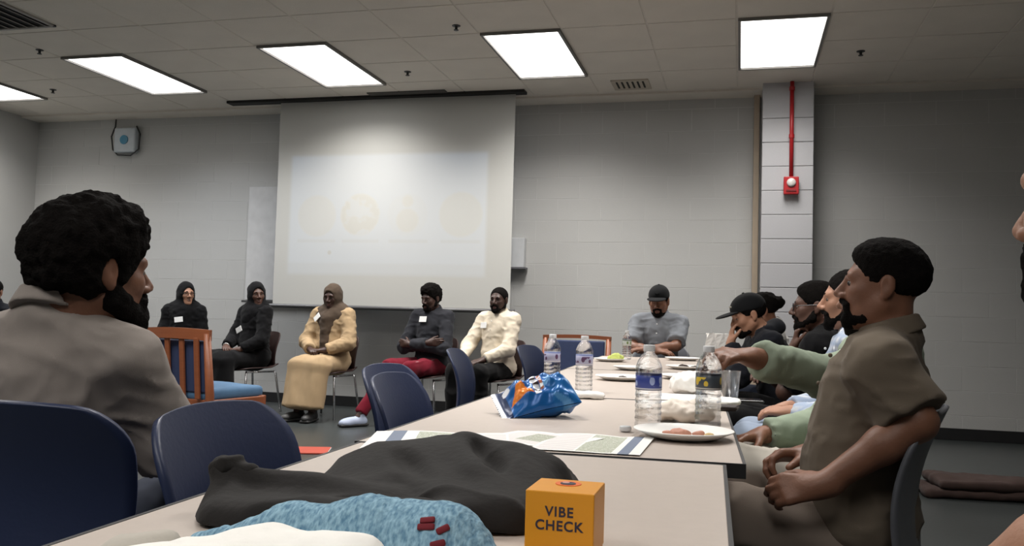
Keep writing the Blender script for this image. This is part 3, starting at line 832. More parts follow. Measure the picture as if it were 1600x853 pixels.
# ------------------------------------------------------------------ tables
LAM = mat('table_laminate', srgb(196, 184, 174), .38, .025, 40, .03, 200)
TEDGE = mat('table_edge_dark', (.016, .016, .017), .5)
TLEG = mat('table_leg_grey', srgb(70, 70, 72), .4, metal=.6)
def table(p0, p1, width, lab):
    p0 = Vector(p0); p1 = Vector(p1); L_ = (p1 - p0).length - .006; ang = math.atan2(p1.y - p0.y, p1.x - p0.x) - PI / 2
    t = empty('folding_table', (p0.x, p0.y, 0), ang, lab, 'table', 'tables in one long row')
    b = B(); b.box((width / 2, L_ / 2, .7275), (width - .008, L_ - .004, .025), bevel=.002); b.obj('tabletop', LAM, t)
    b = B()
    for (c, d) in (((.002, L_ / 2, .7265), (.006, L_, .028)), ((width - .002, L_ / 2, .7265), (.006, L_, .028)), ((width / 2, .001, .7265), (width, .005, .028)), ((width / 2, L_ - .001, .7265), (width, .005, .028))): b.box(c, d)
    b.obj('edge_band', TEDGE, t)
    for x in (.06, width - .06):
        for y in (.12, L_ - .12):
            b = B(); b.tube([(x, y, .715), (x, y, 0.0)], .014, 10); b.obj('leg', TLEG, t)
    for y in (.12, L_ - .12):
        b = B(); b.tube([(.06, y, .3), (width - .06, y, .3)], .01, 8); b.obj('crossbar', TLEG, t)
table((-.705, -.10), (-.757, 1.702), .735, 'beige laminate table nearest the viewer, under the black jacket')
table((-.770, 1.706), (-.828, 3.012), .785, 'beige laminate table under the chip bag and printed papers')
table((-.832, 3.016), (-.930, 4.85), .80, 'beige laminate table third from the viewer, under the row of plates')
table((-.935, 4.855), (-1.045, 6.90), .80, 'beige laminate table at the far end of the row, before the man in grey')

# ------------------------------------------------------------------ chairs
NAVY = mat('chair_navy', srgb(38, 48, 78), .42, .05, 6, .06, 90)
CHROME = mat('chrome', srgb(190, 190, 192), .22, .03, 6, metal=.9)
GREYP = mat('chair_grey', srgb(92, 94, 100), .45, .05, 6)
MAROON = mat('chair_maroon', srgb(54, 36, 34), .55, .08, 8)
def back_fn(Wd, z0, z1, y0, tilt, curve, rc):
    def f(u, v):
        z = z0 + (z1 - z0) * v
        e = (z1 - z) / rc; half = Wd / 2
        if e < 1: half -= rc * (1 - math.sqrt(max(0, 1 - (1 - e) ** 2)))
        half -= .03 * (1 - v) * (1 - v)
        x = (u * 2 - 1) * half
        return (x, y0 - tilt * v + curve * (x / (Wd / 2)) ** 2 + .03 * math.sin(v * PI), z + .018 * v * (1 - (x / (Wd / 2)) ** 2))
    return f
def shell_chair(m, wide=.47, top=.81):
    t = empty('shell_chair')
    b = B()
    rows = back_fn(wide, .475, top, -.20, .065, .05, .085)
    # finer rows near the rounded top
    vv = lambda v: v if v < .0 else 1 - (1 - v) ** 1.7
    b.grid(lambda u, v: rows(u, vv(v)), 20, 18, .011); b.obj('backrest', m, t, smooth=True)
    def seat(u, v):
        a = (u * 2 - 1); y = -.215 + .445 * v; half = wide / 2 * (1 - .10 * (1 - v)) ; e = (1 - v) / .22
        if e < 1: half -= .06 * (1 - math.sqrt(max(0, 1 - (1 - e) ** 2)))
        return (a * half, y, .435 + .018 * a * a - .02 * max(0, v - .75) * 4 * .5 + .035 * max(0, .2 - v) * 5)
    b = B(); b.grid(seat, 16, 16, .011); b.obj('seat', m, t, smooth=True)
    for x in (-1, 1):
        b = B(); b.tube([(x * .17, -.17, .42), (x * .185, -.19, .40), (x * .225, -.24, .008)], .011, 8); b.obj('leg', CHROME, t, smooth=True)
        b = B(); b.tube([(x * .17, .15, .42), (x * .185, .165, .40), (x * .225, .20, .008)], .011, 8); b.obj('leg', CHROME, t, smooth=True)
        b = B(); b.tube([(x * .175, -.18, .415), (x * .175, .155, .415)], .009, 8); b.obj('seat_rail', CHROME, t, smooth=True)
    return t
proto = {'navy': shell_chair(NAVY), 'grey': shell_chair(GREYP), 'maroon': shell_chair(MAROON, .44, .80)}
used = set()
def chair(kind, x, y, yaw, lab, group):
    t = proto[kind]
    if kind in used: t = copy_tree(t)
    used.add(kind)
    t.location = (x, y, 0); t.rotation_euler = (0, 0, rad(yaw)); tag(t, lab, 'chair', group)
    return t
GN = 'navy shell chairs around the tables'; GM = 'maroon chairs along the screen wall'
chair('navy', -1.36, 1.60, 8, 'navy shell chair under the bearded man in the grey t-shirt', GN)
chair('navy', -.72, 1.49, -88, 'empty navy shell chair tucked to the table beside the man in grey t-shirt', GN)
chair('navy', -.80, 2.57, -86, 'empty navy shell chair by the table, nearer of the middle pair', GN)
chair('navy', -1.02, 3.02, -92, 'empty navy shell chair pulled back, farther of the middle pair', GN)
chair('navy', -1.36, 4.9, -84, 'empty navy chair seen edge-on before the man in cream shirt', GN)
chair('navy', -1.22, 6.05, -98, 'empty navy shell chair next to the wood-framed chair at the far table', GN)

WOOD = mat('chair_wood', srgb(140, 80, 50), .4, .10, 5, .05, 60, stretch=(1, 1, 8))
PADN = mat('pad_navy', srgb(46, 58, 92), .8, .08, 20, .2, 300)
PADB = mat('pad_blue', srgb(76, 112, 146), .8, .08, 20, .2, 300)
def wood_chair(x, y, yaw, lab, seatmat, rail=.075):
    t = empty('wooden_chair', (x, y, 0), rad(yaw), lab, 'chair')
    W_ = .58
    for s in (-1, 1):
        b = B(); b.tube([(s * W_ / 2, -.27, 0), (s * W_ / 2, -.25, .42), (s * W_ / 2, -.30, .85)], [.026, .03, .024], 10); b.obj('rear_post', WOOD, t, smooth=True)
        b = B(); b.box((s * (W_ / 2 - .01), .26, .2), (.045, .045, .40), bevel=.006); b.obj('front_leg', WOOD, t)
        b = B(); b.box((s * (W_ / 2), 0, .36), (.035, .52, .07), bevel=.006); b.obj('side_rail', WOOD, t)
    b = B(); b.grid(lambda u, v: ((u - .5) * (W_ + .05), -.305 - .035 * math.sin(u * PI) - .0 * v, (.875 - rail) + v * rail + .01 * math.sin(u * PI)), 16, 4, -.03); b.obj('top_rail', WOOD, t, smooth=False)
    for k in range(4):
        xx = -.21 + k * .14
        b = B(); b.box((xx, -.30, .61), (.042, .018, .42), Matrix.Rotation(.09, 3, 'X'), .004); b.obj('back_slat', WOOD, t)
    b = B(); b.box((0, -.262, .62), (W_ - .06, .035, .36 + (.075 - rail) * 1.6), Matrix.Rotation(.09, 3, 'X'), .014, 3); b.obj('back_pad', PADN, t, smooth=False)
    b = B(); b.box((0, .265, .36), (W_ - .04, .03, .07), bevel=.006); b.obj('front_rail', WOOD, t)
    b = B(); b.box((0, -.25, .36), (W_ - .04, .03, .07), bevel=.006); b.obj('rear_rail', WOOD, t)
    sdf_obj('seat_cushion', [('u', rbox((0, .02, .425), (W_ / 2 - .015, .275, .045), None, .035), .01), ('u', ell((0, .02, .45), (.24, .23, .045)), .03)], .014, seatmat, t)
    return t
wood_chair(-3.72, 5.65, -13, 'empty orange-brown wooden chair with back slats and a blue seat, before the women', PADB)
wood_chair(-1.43, 7.55, 178, 'wood-framed chair with navy padded back, empty beside the grey-shirted man with cap', PADN, .032)

# ------------------------------------------------------------------ the people
cloth = lambda n, c, r=.9, v=.05, b=.10, bs=700, **k: mat(n, srgb(*c), r, v, 9, b, bs, spec=.15, sheen=.05, **k)
GREYT = cloth('tee_warm_grey', (142, 134, 128)); JEANS = cloth('denim_dark', (46, 52, 66)); BLACKC = cloth('cloth_black', (14, 14, 16)); BLACKP = cloth('cloth_black_trouser', (12, 12, 13))
BEIGE = cloth('cloth_beige', (170, 146, 114)); BROWNS = cloth('scarf_brown', (78, 66, 56)); CHARC = cloth('sweater_charcoal', (44, 45, 50)); REDP = cloth('track_red', (108, 22, 38))
CREAM = cloth('shirt_cream', (218, 206, 186)); GREYS = cloth('shirt_grey_slub', (128, 132, 138), v=.14); OLIVE = cloth('shirt_olive_brown', (104, 94, 82)); TAUPE = cloth('trouser_taupe', (132, 120, 110))
SAGE = cloth('shirt_sage', (140, 152, 134)); KHAKI = cloth('trouser_stone', (186, 180, 170)); LJEAN = cloth('jean_light_blue', (146, 158, 176)); JACK = cloth('jacket_black', (26, 28, 34)); WHITEC = cloth('cloth_white', (222, 220, 216))
CAPM = cloth('cap_black', (20, 21, 23)); CAPL = mat('cap_emblem', srgb(170, 165, 150), .6)
pm, nt, pb = new_mat('shirt_blue_check'); N, L = nt.nodes, nt.links
tc = N.new('ShaderNodeTexCoord'); wv = []
for d in ('X', 'Z'):
    q = N.new('ShaderNodeTexWave'); q.bands_direction = d; q.inputs['Scale'].default_value = 9; L.new(tc.outputs['Object'], q.inputs['Vector']); wv.append(q.outputs['Fac'])
ad = N.new('ShaderNodeMath'); ad.operation = 'MULTIPLY'; L.new(wv[0], ad.inputs[0]); L.new(wv[1], ad.inputs[1])
mx = N.new('ShaderNodeMix'); mx.data_type = 'RGBA'; L.new(ad.outputs[0], mx.inputs['Factor']); mx.inputs['A'].default_value = (*srgb(150, 164, 186), 1); mx.inputs['B'].default_value = (*srgb(206, 210, 214), 1)
L.new(mx.outputs['Result'], pb.inputs['Base Color']); pb.inputs['Roughness'].default_value = .85
CHECK = pm
SNK = mat('sneaker_pale_blue', srgb(168, 178, 200), .6); 

# man at the left, seen from behind
person('bearded man in grey t-shirt seen from behind, looking toward the screen', (-1.425, 1.60), 10, dict(
    hz=.49, tl=.90, lean=-1, drop=.025, head=(-34, 0, 0), hs=1.08, neck=(.058, .0, -.038), skin='brown', hair='afro', afro=.018, beard=1.25, res=.013, hres=.005, gres=.009, hairres=.005, w=.92, fat=1.03,
    top=dict(mat=GREYT, sleeve=.93, collar='crew', loose=.014, wrinkle=.8), bottom=dict(mat=JEANS),
    armR=dict(wr=(.15, .33, .60), pole=(.6, -.5, -.6)), armL=dict(wr=(-.14, .33, .60), pole=(-.35, -.6, -.7))))
# sliver of a person at the left edge of the picture
person('person in dark top with white badge cut off by the left edge', (-7.20, 7.2), 195, dict(
    hz=.50, tl=.94, head=(10, 3, 0), skin='brown', hair='short', top=dict(mat=JACK, sleeve=1.95, collar='crew'), bottom=dict(mat=BLACKP), badge=(-.09, .05, .012, 0)))
# the panel
person('smiling woman in black headscarf and glasses, white badge, behind the wooden chair', (-5.66, 8.12), 200, dict(
    w=.92, hz=.52, head=(35, 0, 0), skin='tan', hijab=BLACKC, glasses=True, smile=True, top=dict(mat=BLACKC, sleeve=1.95, loose=.03, name='robe'), bottom=dict(mat=BLACKC, kind='skirt'), badge=(.0, .03, .075, 8),
    armR=dict(wr=(.10, .25, .62)), armL=dict(wr=(-.1, .25, .62))))
person('woman in black headscarf and robe with tilted badge, left of the screen edge', (-4.76, 8.02), 158, dict(
    w=.92, hz=.53, head=(66, 2, 4), skin='dark', hijab=BLACKC, smile=True, top=dict(mat=BLACKC, sleeve=1.85, loose=.03, name='robe'), bottom=dict(mat=BLACKC, kind='skirt', flare=.05), badge=(-.02, -.06, .085, 25),
    armR=dict(wr=(.06, .30, .655), pole=(.7, -.5, -.5), hd=(-.8, .5, 0)), armL=dict(wr=(-.10, .27, .63), pole=(-.7, -.5, -.5), hd=(.9, .3, 0)), watch=1))
person('woman in beige dress and brown headscarf with clasped hands before the screen', (-3.88, 7.98), 172, dict(
    w=.98, hz=.525, head=(6, 10, 0), skin='deep', hijab=BROWNS, hijab_tail=True, top=dict(mat=BEIGE, sleeve=1.9, loose=.035, name='dress_top'), bottom=dict(mat=BEIGE, kind='skirt', flare=.06, hem=.13),
    legR=((.13, .36, .52), (.07, .43, .085)), legL=((-.13, .36, .52), (-.07, .40, .085)),
    armR=dict(wr=(.075, .26, .66), hd=(-.7, .5, 0), pole=(.9, -.4, -.5), curl=.9), armL=dict(wr=(-.075, .25, .66), hd=(.8, .4, 0), pole=(-.9, -.4, -.5), curl=.9), badge=(.10, .09, .04, 40)))
person('man with arms crossed in charcoal sweater and red track pants', (-2.87, 8.05), 166, dict(
    hz=.535, head=(-8, 12, 0), skin='deep', hair='afro', afro=.010, beard=.8, stripe=mat('stripe_white', srgb(210, 206, 204), .7), top=dict(mat=CHARC, sleeve=1.95, collar='crew', loose=.018), bottom=dict(mat=REDP), badge=(.03, .09, .012, 0),
    legR=((.18, .42, .53), (.30, .70, .085)), legL=((-.06, .44, .53), (-.02, .52, .085)), toeR=(.4, 1, 0), shoe=SNK,
    armR=dict(wr=(-.10, .21, .765), el=(.235, .13, .71), hd=(-1, -.1, .1), pn=(0, -1, 0)), armL=dict(wr=(.10, .235, .745), el=(-.235, .13, .71), hd=(1, -.05, .1), pn=(0, -1, 0))))
person('man in cream shirt and black trousers sitting at the right of the screen', (-2.17, 7.92), 158, dict(
    hz=.525, head=(14, 2, 0), skin='deep', hair='buzz', beard=.85, top=dict(mat=CREAM, sleeve=1.93, collar='point', loose=.02), bottom=dict(mat=BLACKP), badge=(.09, .06, .014, 0),
    legR=((.16, .44, .53), (.16, .46, .085)), legL=((-.12, .43, .53), (-.14, .34, .085)),
    armR=dict(wr=(.17, .33, .63), pole=(.8, -.5, -.4), hd=(-.2, 1, -.2)), armL=dict(wr=(-.06, .29, .635), pole=(-.8, -.5, -.4), hd=(.5, .8, -.2)), watch=-1))
# around the tables
person('man in black cap and short-sleeved grey shirt, arms folded at the far table end', (-.645, 7.36), 176, dict(
    hz=.54, head=(0, 14, 0), skin='brown', cap=CAPM, cap_logo=CAPM, beard=.85, goatee=True, top=dict(mat=GREYS, sleeve=.85, collar='point', loose=.022), bottom=dict(mat=JEANS), lids=True, hair='short',
    armR=dict(wr=(-.03, .335, .785), pole=(1, -.1, -.4), hd=(-1, .1, 0), pn=(0, -.2, -1)), armL=dict(wr=(.03, .365, .80), pole=(-1, -.1, -.4), hd=(1, .1, 0), pn=(0, -.2, -1))))
person('person with dark bun and white shirt partly hidden behind the capped man', (.30, 6.35), 96, dict(
    hz=.50, tl=.93, lean=13, head=(0, 15, 0), skin='brown', hair='bun', top=dict(mat=WHITEC, sleeve=1.9, collar='crew'), bottom=dict(mat=JEANS),
    armL=dict(wr=(-.12, .38, .80), pole=(-.6, -.4, -.6)), armR=dict(wr=(.12, .40, .80), pole=(.6, -.4, -.6))))
person('man in black cap and dark jacket leaning in with a hand over his mouth', (.31, 5.6), 100, dict(
    hz=.50, tl=.92, lean=26, head=(8, 20, 0), skin='tan', cap=CAPM, cap_logo=CAPL, hair='short', beard=.88, goatee=True, top=dict(mat=JACK, sleeve=1.93, collar='hood', loose=.02), bottom=dict(mat=BLACKP),
    armL=dict(face=(0, .125, -.055), reach=.085, pole=(-.5, .3, -1), hd=(.25, -.1, 1), pn=(0, -1, 0), curl=.75), armR=dict(wr=(.05, .46, .80), pole=(.6, -.4, -.6), hd=(-.8, .4, 0))))
person('man in black t-shirt and glasses resting his chin on his fist', (.45, 4.6), 84, dict(
    hz=.49, tl=.90, lean=8, head=(4, 2, 0), skin='dark', hair='fade', glasses=True, beard=.95, w=1.05, top=dict(mat=BLACKC, sleeve=.9, collar='crew', loose=.02), bottom=dict(mat=BLACKP),
    armL=dict(face=(-.005, .085, -.125), reach=.085, pole=(-.5, .3, -1), hd=(.15, -.15, 1), pn=(0, -1, 0), curl=1.0), armR=dict(wr=(-.02, .33, .77), pole=(.6, -.4, -.6), hd=(-1, .2, 0))))
person('bearded man in pale blue checked shirt mostly hidden behind the olive-shirted man', (.47, 3.82), 86, dict(
    hz=.50, tl=.90, lean=2, head=(0, 2, 0), skin='tan', hair='short', beard=.9, top=dict(mat=CHECK, sleeve=1.9, collar='point', loose=.02), bottom=dict(mat=LJEAN),
    armL=dict(wr=(-.10, .26, .66), pole=(-.5, -.6, -.6)), armR=dict(wr=(.10, .28, .66), pole=(.6, -.4, -.6))))
person('man in sage green shirt reaching his arm out to a water bottle', (.37, 3.0), 84, dict(
    hz=.50, tl=.88, lean=-9, twist=14, head=(8, 3, 0), skin='brown', hair='short', beard=1.0, top=dict(mat=SAGE, sleeve=1.93, collar='point', loose=.022), bottom=dict(mat=KHAKI), res=.013,
    armL=dict(wr=('w', .028, 2.50, .915), el=('w', .262, 2.74, .855), hd=('w', -.72, -.62, .12), pn=('w', -.25, .15, -1), curl=.55, thumb=.8), armR=dict(wr=(.06, .30, .64), pole=(.6, -.4, -.6), hd=(-.6, .7, -.1)),
    legL=((-.13, .40, .56), (-.13, .36, .085)), legR=((.12, .40, .55), (.12, .38, .085))))
person('man in olive brown shirt in profile, sitting at the right of the table', (.272, 2.35), 80, dict(
    hz=.50, tl=.885, lean=-10, head=(3, -3, 0), hs=.91, neck=(0, 0, .006), skin='brown', hair='fade', beard=.88, goatee=True, res=.012, hres=.0045, handres=.0055, gres=.009, hairres=.0045, w=.96, fat=1.02,
    top=dict(mat=OLIVE, sleeve=.90, collar='point', loose=.02, placket=True, button=OLIVE, wrinkle=.85), bottom=dict(mat=TAUPE),
    armL=dict(wr=('w', .185, 2.13, .645), el=('w', .385, 2.13, .800), hd=('w', -1, .12, -.18), pn=('w', .15, .8, -.5), curl=.75), armR=dict(wr=('w', .18, 2.42, .675), hd=('w', -1, -.3, -.05), pn=('w', 0, -.4, -1), pole=(.5, -.6, -.5), curl=.8),
    legL=((-.15, .40, .545), (-.16, .36, .085)), legR=((.12, .42, .55), (.12, .38, .085))))
person('man at the right edge of the picture, only his face in profile and arm showing', (.568, .96), 90, dict(
    hz=.50, tl=1.03, lean=20, head=(-50, 0, 0), skin='tan', hair='short', beard=.9, res=.012, hres=.0045, gres=.010, hairres=.005,
    top=dict(mat=BLACKC, sleeve=.8, collar='crew', loose=.015), bottom=dict(mat=BLACKP),
    armL=dict(wr=('w', .16, .82, .755), el=('w', .28, .70, .875), hd=('w', -.7, .6, -.6)), armR=dict(wr=(.12, .30, .62))))
# their seats, each a little forward of the hips so the back rests on the backrest
def seat_for(kind, x, y, yw, lab, grp):
    chair(kind, x - math.sin(rad(yw)) * .06, y + math.cos(rad(yw)) * .06, yw, lab, grp)
for (x, y, yw, lab) in ((-7.20, 7.20, 195, 'dark chair under the person at the left edge'), (-5.66, 8.12, 200, 'dark chair under the smiling woman with glasses'), (-4.76, 8.02, 158, 'dark chair under the woman in black with tilted badge'),
                        (-3.88, 7.98, 172, 'dark chair under the woman in the beige dress'), (-2.87, 8.05, 166, 'dark chair under the man with crossed arms'), (-2.17, 7.92, 158, 'dark chair under the man in the cream shirt')):
    seat_for('maroon', x, y, yw, lab, GM)
for (x, y, yw, lab) in ((-.645, 7.36, 176, 'grey chair under the grey-shirted man in the cap'), (.30, 6.35, 96, 'grey chair under the person with the bun'), (.31, 5.6, 98, 'grey chair under the man in the dark jacket'), (.45, 4.6, 84, 'grey chair under the man in the black t-shirt'),
                        (.47, 3.82, 86, 'grey chair under the man in the checked shirt'), (.33, 3.0, 84, 'grey chair under the man in the sage shirt'), (.275, 2.35, 80, 'grey chair under the man in the olive brown shirt'), (.56, .96, 90, 'grey chair under the man at the right edge')):
    seat_for('grey', x, y, yw, lab, 'grey chairs at the table')

# ------------------------------------------------------------------ things on the tables
TZ = .7405
# clear water bottles
gm, nt, gb = new_mat('clear_plastic'); N, L = nt.nodes, nt.links
gb.inputs['Base Color'].default_value = (.97, .98, .99, 1); gb.inputs['Roughness'].default_value = .04; gb.inputs['IOR'].default_value = 1.33; gb.inputs['Transmission Weight'].default_value = 1.0
tr = N.new('ShaderNodeBsdfTransparent'); tr.inputs[0].default_value = (.93, .94, .95, 1)
mxs = N.new('ShaderNodeMixShader'); mxs.inputs[0].default_value = .45
L.new(tr.outputs[0], mxs.inputs[1]); L.new(gb.outputs[0], mxs.inputs[2]); L.new(mxs.outputs[0], nt.nodes['Material Output'].inputs['Surface'])
CLEAR = gm
CAPW = mat('bottle_cap_white', srgb(222, 224, 226), .4)
def label_mat(name, base, blob, top, letter):
    m, nt, b = new_mat(name); N, L = nt.nodes, nt.links
    tc = N.new('ShaderNodeTexCoord'); sx = N.new('ShaderNodeSeparateXYZ'); L.new(tc.outputs['Object'], sx.inputs[0])
    mp = N.new('ShaderNodeMapping'); mp.inputs['Scale'].default_value = (55, 55, 38); L.new(tc.outputs['Object'], mp.inputs['Vector'])
    v = N.new('ShaderNodeTexVoronoi'); v.inputs['Scale'].default_value = 1.0; L.new(mp.outputs[0], v.inputs['Vector'])
    r = N.new('ShaderNodeMath'); r.operation = 'LESS_THAN'; r.inputs[1].default_value = .42; L.new(v.outputs['Distance'], r.inputs[0])
    def between(lo, hi):
        a = N.new('ShaderNodeMath'); a.operation = 'GREATER_THAN'; a.inputs[1].default_value = lo; L.new(sx.outputs['Z'], a.inputs[0])
        c = N.new('ShaderNodeMath'); c.operation = 'LESS_THAN'; c.inputs[1].default_value = hi; L.new(sx.outputs['Z'], c.inputs[0])
        q = N.new('ShaderNodeMath'); q.operation = 'MULTIPLY'; L.new(a.outputs[0], q.inputs[0]); L.new(c.outputs[0], q.inputs[1]); return q.outputs[0]
    def mix(f, a, bcol):
        q = N.new('ShaderNodeMix'); q.data_type = 'RGBA'; L.new(f, q.inputs['Factor'])
        if isinstance(a, tuple): q.inputs['A'].default_value = (*a, 1)
        else: L.new(a, q.inputs['A'])
        q.inputs['B'].default_value = (*bcol, 1); return q.outputs['Result']
    mid = between(.108, .130); f = N.new('ShaderNodeMath'); f.operation = 'MULTIPLY'; L.new(mid, f.inputs[0]); L.new(r.outputs[0], f.inputs[1])
    c = mix(f.outputs[0], base, blob)
    c = mix(between(.134, .150), c, top); c = mix(between(.09, .1005), c, top); c = mix(between(.1005, .1035), c, letter)
    L.new(c, b.inputs['Base Color']); b.inputs['Roughness'].default_value = .35
    return m
LB1 = label_mat('label_deep_blue', srgb(58, 74, 152), srgb(168, 182, 222), srgb(34, 40, 84), srgb(210, 214, 226))
LB2 = label_mat('label_yellow', srgb(70, 78, 86), srgb(222, 190, 58), srgb(30, 34, 44), srgb(210, 210, 206))
LB3 = label_mat('label_lilac', srgb(176, 178, 206), srgb(90, 60, 96), srgb(116, 128, 176), srgb(222, 222, 226))
LB4 = label_mat('label_green', srgb(196, 200, 196), srgb(110, 130, 70), srgb(80, 96, 60), srgb(226, 226, 220))
prof = [(.026, 0), (.031, .003), (.0325, .010)]
for k in range(5):
    z = .016 + k * .0145; prof += [(.0328, z), (.0312, z + .005), (.0312, z + .007), (.0328, z + .012)]
prof += [(.0318, .092), (.0314, .097), (.0314, .140), (.0328, .145), (.0322, .155), (.027, .170), (.019, .182), (.0135, .188), (.0128, .194)]
bb = B(); bb.lathe(prof, 28); bbm = bb.mesh('bottle_body'); bbm.materials.append(CLEAR)
cp = B(); cp.lathe([(.0142, .1925), (.0145, .194), (.0145, .206), (.0135, .208)], 20); cpm = cp.mesh('cap'); cpm.materials.append(CAPW)
lbp = B(); lbp.lathe([(.0312, .0985), (.0322, .0985), (.0322, .1395), (.0312, .1395)], 28); lbl = {}
for key, mm in (('b', LB1), ('y', LB2), ('l', LB3), ('g', LB4)):
    q = B(); q.lathe([(.0318, .0985), (.0324, .0988), (.0324, .1392), (.0318, .1395)], 28); me = q.mesh('label'); me.materials.append(mm); lbl[key] = me
def bottle(x, y, key, lab, rz=0, s=1.0):
    t = empty('water_bottle', (x, y, TZ), rz, lab, 'bottle', 'water bottles on the tables'); t.scale = (s, s, s)
    for nm, me in (('bottle_body', bbm), ('cap', cpm), ('label', lbl[key])):
        o = link(nm, me, None, t); me.polygons.foreach_set('use_smooth', [True] * len(me.polygons))
bottle(-.215, 2.192, 'b', 'clear water bottle with deep blue label behind the large near plate', .3)
bottle(-.075, 2.293, 'y', 'clear water bottle with yellow and black label under the reaching hand', 1.2)
bottle(-.715, 3.42, 'l', 'clear water bottle with lilac label at the table edge, leftmost of all', .7)
bottle(-.562, 3.276, 'l', 'clear water bottle with lilac label behind the small napkin, right of the chip bag', 2.2)
bottle(-.78, 6.32, 'g', 'clear water bottle with green label in front of the grey-shirted man', .2)
# plastic cup near the black phone
b = B(); b.lathe([(.026, 0), (.036, .095), (.037, .097), (.0355, .097), (.0255, .004)], 24); tag(b.obj('plastic_cup', CLEAR, None, (-.03, 3.32, TZ), smooth=True), 'empty clear plastic cup standing beside the reaching hand', 'cup')
tag(sdf_obj('bottle_cap', [('u', cone((0, 0, 0), (0, 0, .013), .0145, .0145, .002), 0)], .003, CAPW, None), 'loose white bottle cap lying left of the blue-labelled bottle', 'bottle cap').location = (-.262, 2.13, TZ + .001)

# paper plates
PLATE = mat('paper_plate_white', srgb(240, 238, 234), .55, .02, 20)
pb_ = B(); n_ = 12
pb_.lathe([(.060, .0), (.080, .004), (.112, .018), (.115, .019), (.113, .0215), (.080, .0085), (.060, .004)], 40); plm = pb_.mesh('plate_dish'); plm.materials.append(PLATE)
FOODD = mat('food_dark', srgb(52, 36, 30), .7, .2, 60); FOODR = mat('food_red', srgb(196, 140, 118), .6, .15, 60); FOODY = mat('food_tan', srgb(206, 178, 122), .6, .15, 60); GREENN = mat('napkin_lime', srgb(206, 218, 120), .8)
def plate(x, y, s, lab, bits=()):
    t = empty('paper_plate', (x, y, TZ), 0, lab, 'plate', 'paper plates on the tables')
    o = link('dish', plm, None, t); o.scale = (s, s, 1.0); plm.polygons.foreach_set('use_smooth', [True] * len(plm.polygons))
    for i, (bx, by, r, mm) in enumerate(bits):
        q = sdf_obj('food', [('u', ell((0, 0, r * .35), (r, r * .8, r * .45)), .0), ('u', ell((r * .8, r * .3, r * .3), (r * .6, r * .5, r * .35)), .01), ('h', A(0, 0, .0), A(0, 0, -1), .001)], max(r / 5, .003), mm, t, disp=[(r * .15, (90, 90, 90), i)])
        q.location = (bx, by, .006)
    return t
plate(-.122, 2.075, 1.0, 'large white paper plate with crumbs at the front right corner', [(-.01, -.02, .022, FOODR), (.03, .01, .013, FOODR), (.055, .0, .010, FOODY), (-.04, .01, .010, FOODR)])
plate(-.515, 4.03, 1.08, 'white paper plate with one dark morsel, nearest of the far group', [(-.0, -.01, .018, FOODD)])
plate(-.24, 4.32, 1.15, 'empty white paper plate right of the plate with one dark morsel', [])
plate(-.57, 4.95, 1.0, 'white paper plate left of the plate holding dark food', [])
plate(-.29, 5.28, 1.15, 'white paper plate holding dark food and bread crusts', [(-.03, -.02, .028, FOODD), (.03, -.01, .02, FOODD), (.07, .02, .018, FOODY)])
plate(-.84, 5.93, 1.0, 'white paper plate with a lime napkin near the green bottle', [(-.045, -.02, .014, FOODD)])
plate(-.40, 6.58, 1.15, 'white paper plate right in front of the grey-shirted man', [])
def crumple(name, lab, cat, x, y, rx, ry, h, m, seed, amp=.012, z=TZ, freq=34):
    o = sdf_obj(name, [('u', ell((0, 0, h * .3), (rx, ry, h * .7)), .0), ('u', ell((rx * .45, -ry * .3, h * .35), (rx * .5, ry * .6, h * .5)), .01), ('u', ell((-rx * .5, ry * .2, h * .2), (rx * .55, ry * .6, h * .35)), .01), ('h', A(0, 0, .001), A(0, 0, -1), .001)], .006, m, None, disp=[(amp, (freq, freq, freq * .6), seed), (amp * .5, (freq * 2.3,) * 3, seed + 3)])
    V = [v.co.z for v in o.data.vertices]; lo = min(V)
    o.location = (x, y, z - lo); tag(o, lab, cat); return o
NAP = mat('napkin_white', srgb(240, 238, 234), .85, .02, 20)
crumple('napkin', 'lime paper napkin crumpled on the far left plate', 'napkin', -.80, 5.92, .05, .04, .045, GREENN, 2, z=TZ + .006)
crumple('napkin', 'small white napkin right of the chip bag', 'napkin', -.525, 3.0, .085, .05, .022, NAP, 3, .004)
crumple('napkin', 'peaked white napkin between the near bottles and the far plates', 'napkin', -.17, 3.42, .085, .07, .075, NAP, 5, .012)
crumple('napkin', 'flat white napkin at the right edge beside the black phone', 'napkin', -.055, 3.05, .06, .10, .018, NAP, 7, .004)
crumple('plastic_wrap', 'crumpled pale wrapper with crumbs between the two near bottles', 'wrapper', -.145, 2.42, .085, .07, .045, mat('wrapper_pale', srgb(226, 214, 200), .5, .1, 40), 9, .010)
crumple('wrapper', 'flat white wrapper behind the blue-labelled near bottle', 'wrapper', -.20, 2.74, .10, .09, .020, NAP, 12, .005)
PHB = mat('phone_black', (.012, .012, .014), .25)
t = empty('smartphone', (.005, 3.16, TZ), rad(8), 'black smartphone lying on the table edge by the dark clothes', 'phone')
b = B(); b.box((0, 0, .005), (.15, .075, .009), bevel=.004, seg=3); b.obj('body', PHB, t)
b = B(); b.box((0, 0, .0098), (.142, .068, .001)); b.obj('screen', mat('phone_glass', (.02, .022, .026), .08), t)
t = empty('card_wallet', (-.045, 2.82, TZ), rad(-6), 'small dark brown wallet on the table in front of the phone', 'wallet')
b = B(); b.box((0, 0, .008), (.085, .07, .015), bevel=.005, seg=3); b.obj('cover', mat('wallet_brown', srgb(46, 36, 34), .6, .1, 30, .2, 200), t)
b = B(); b.box((0, -.002, .0085), (.088, .066, .004)); b.obj('lining', mat('wallet_edge', srgb(70, 58, 52), .7), t)

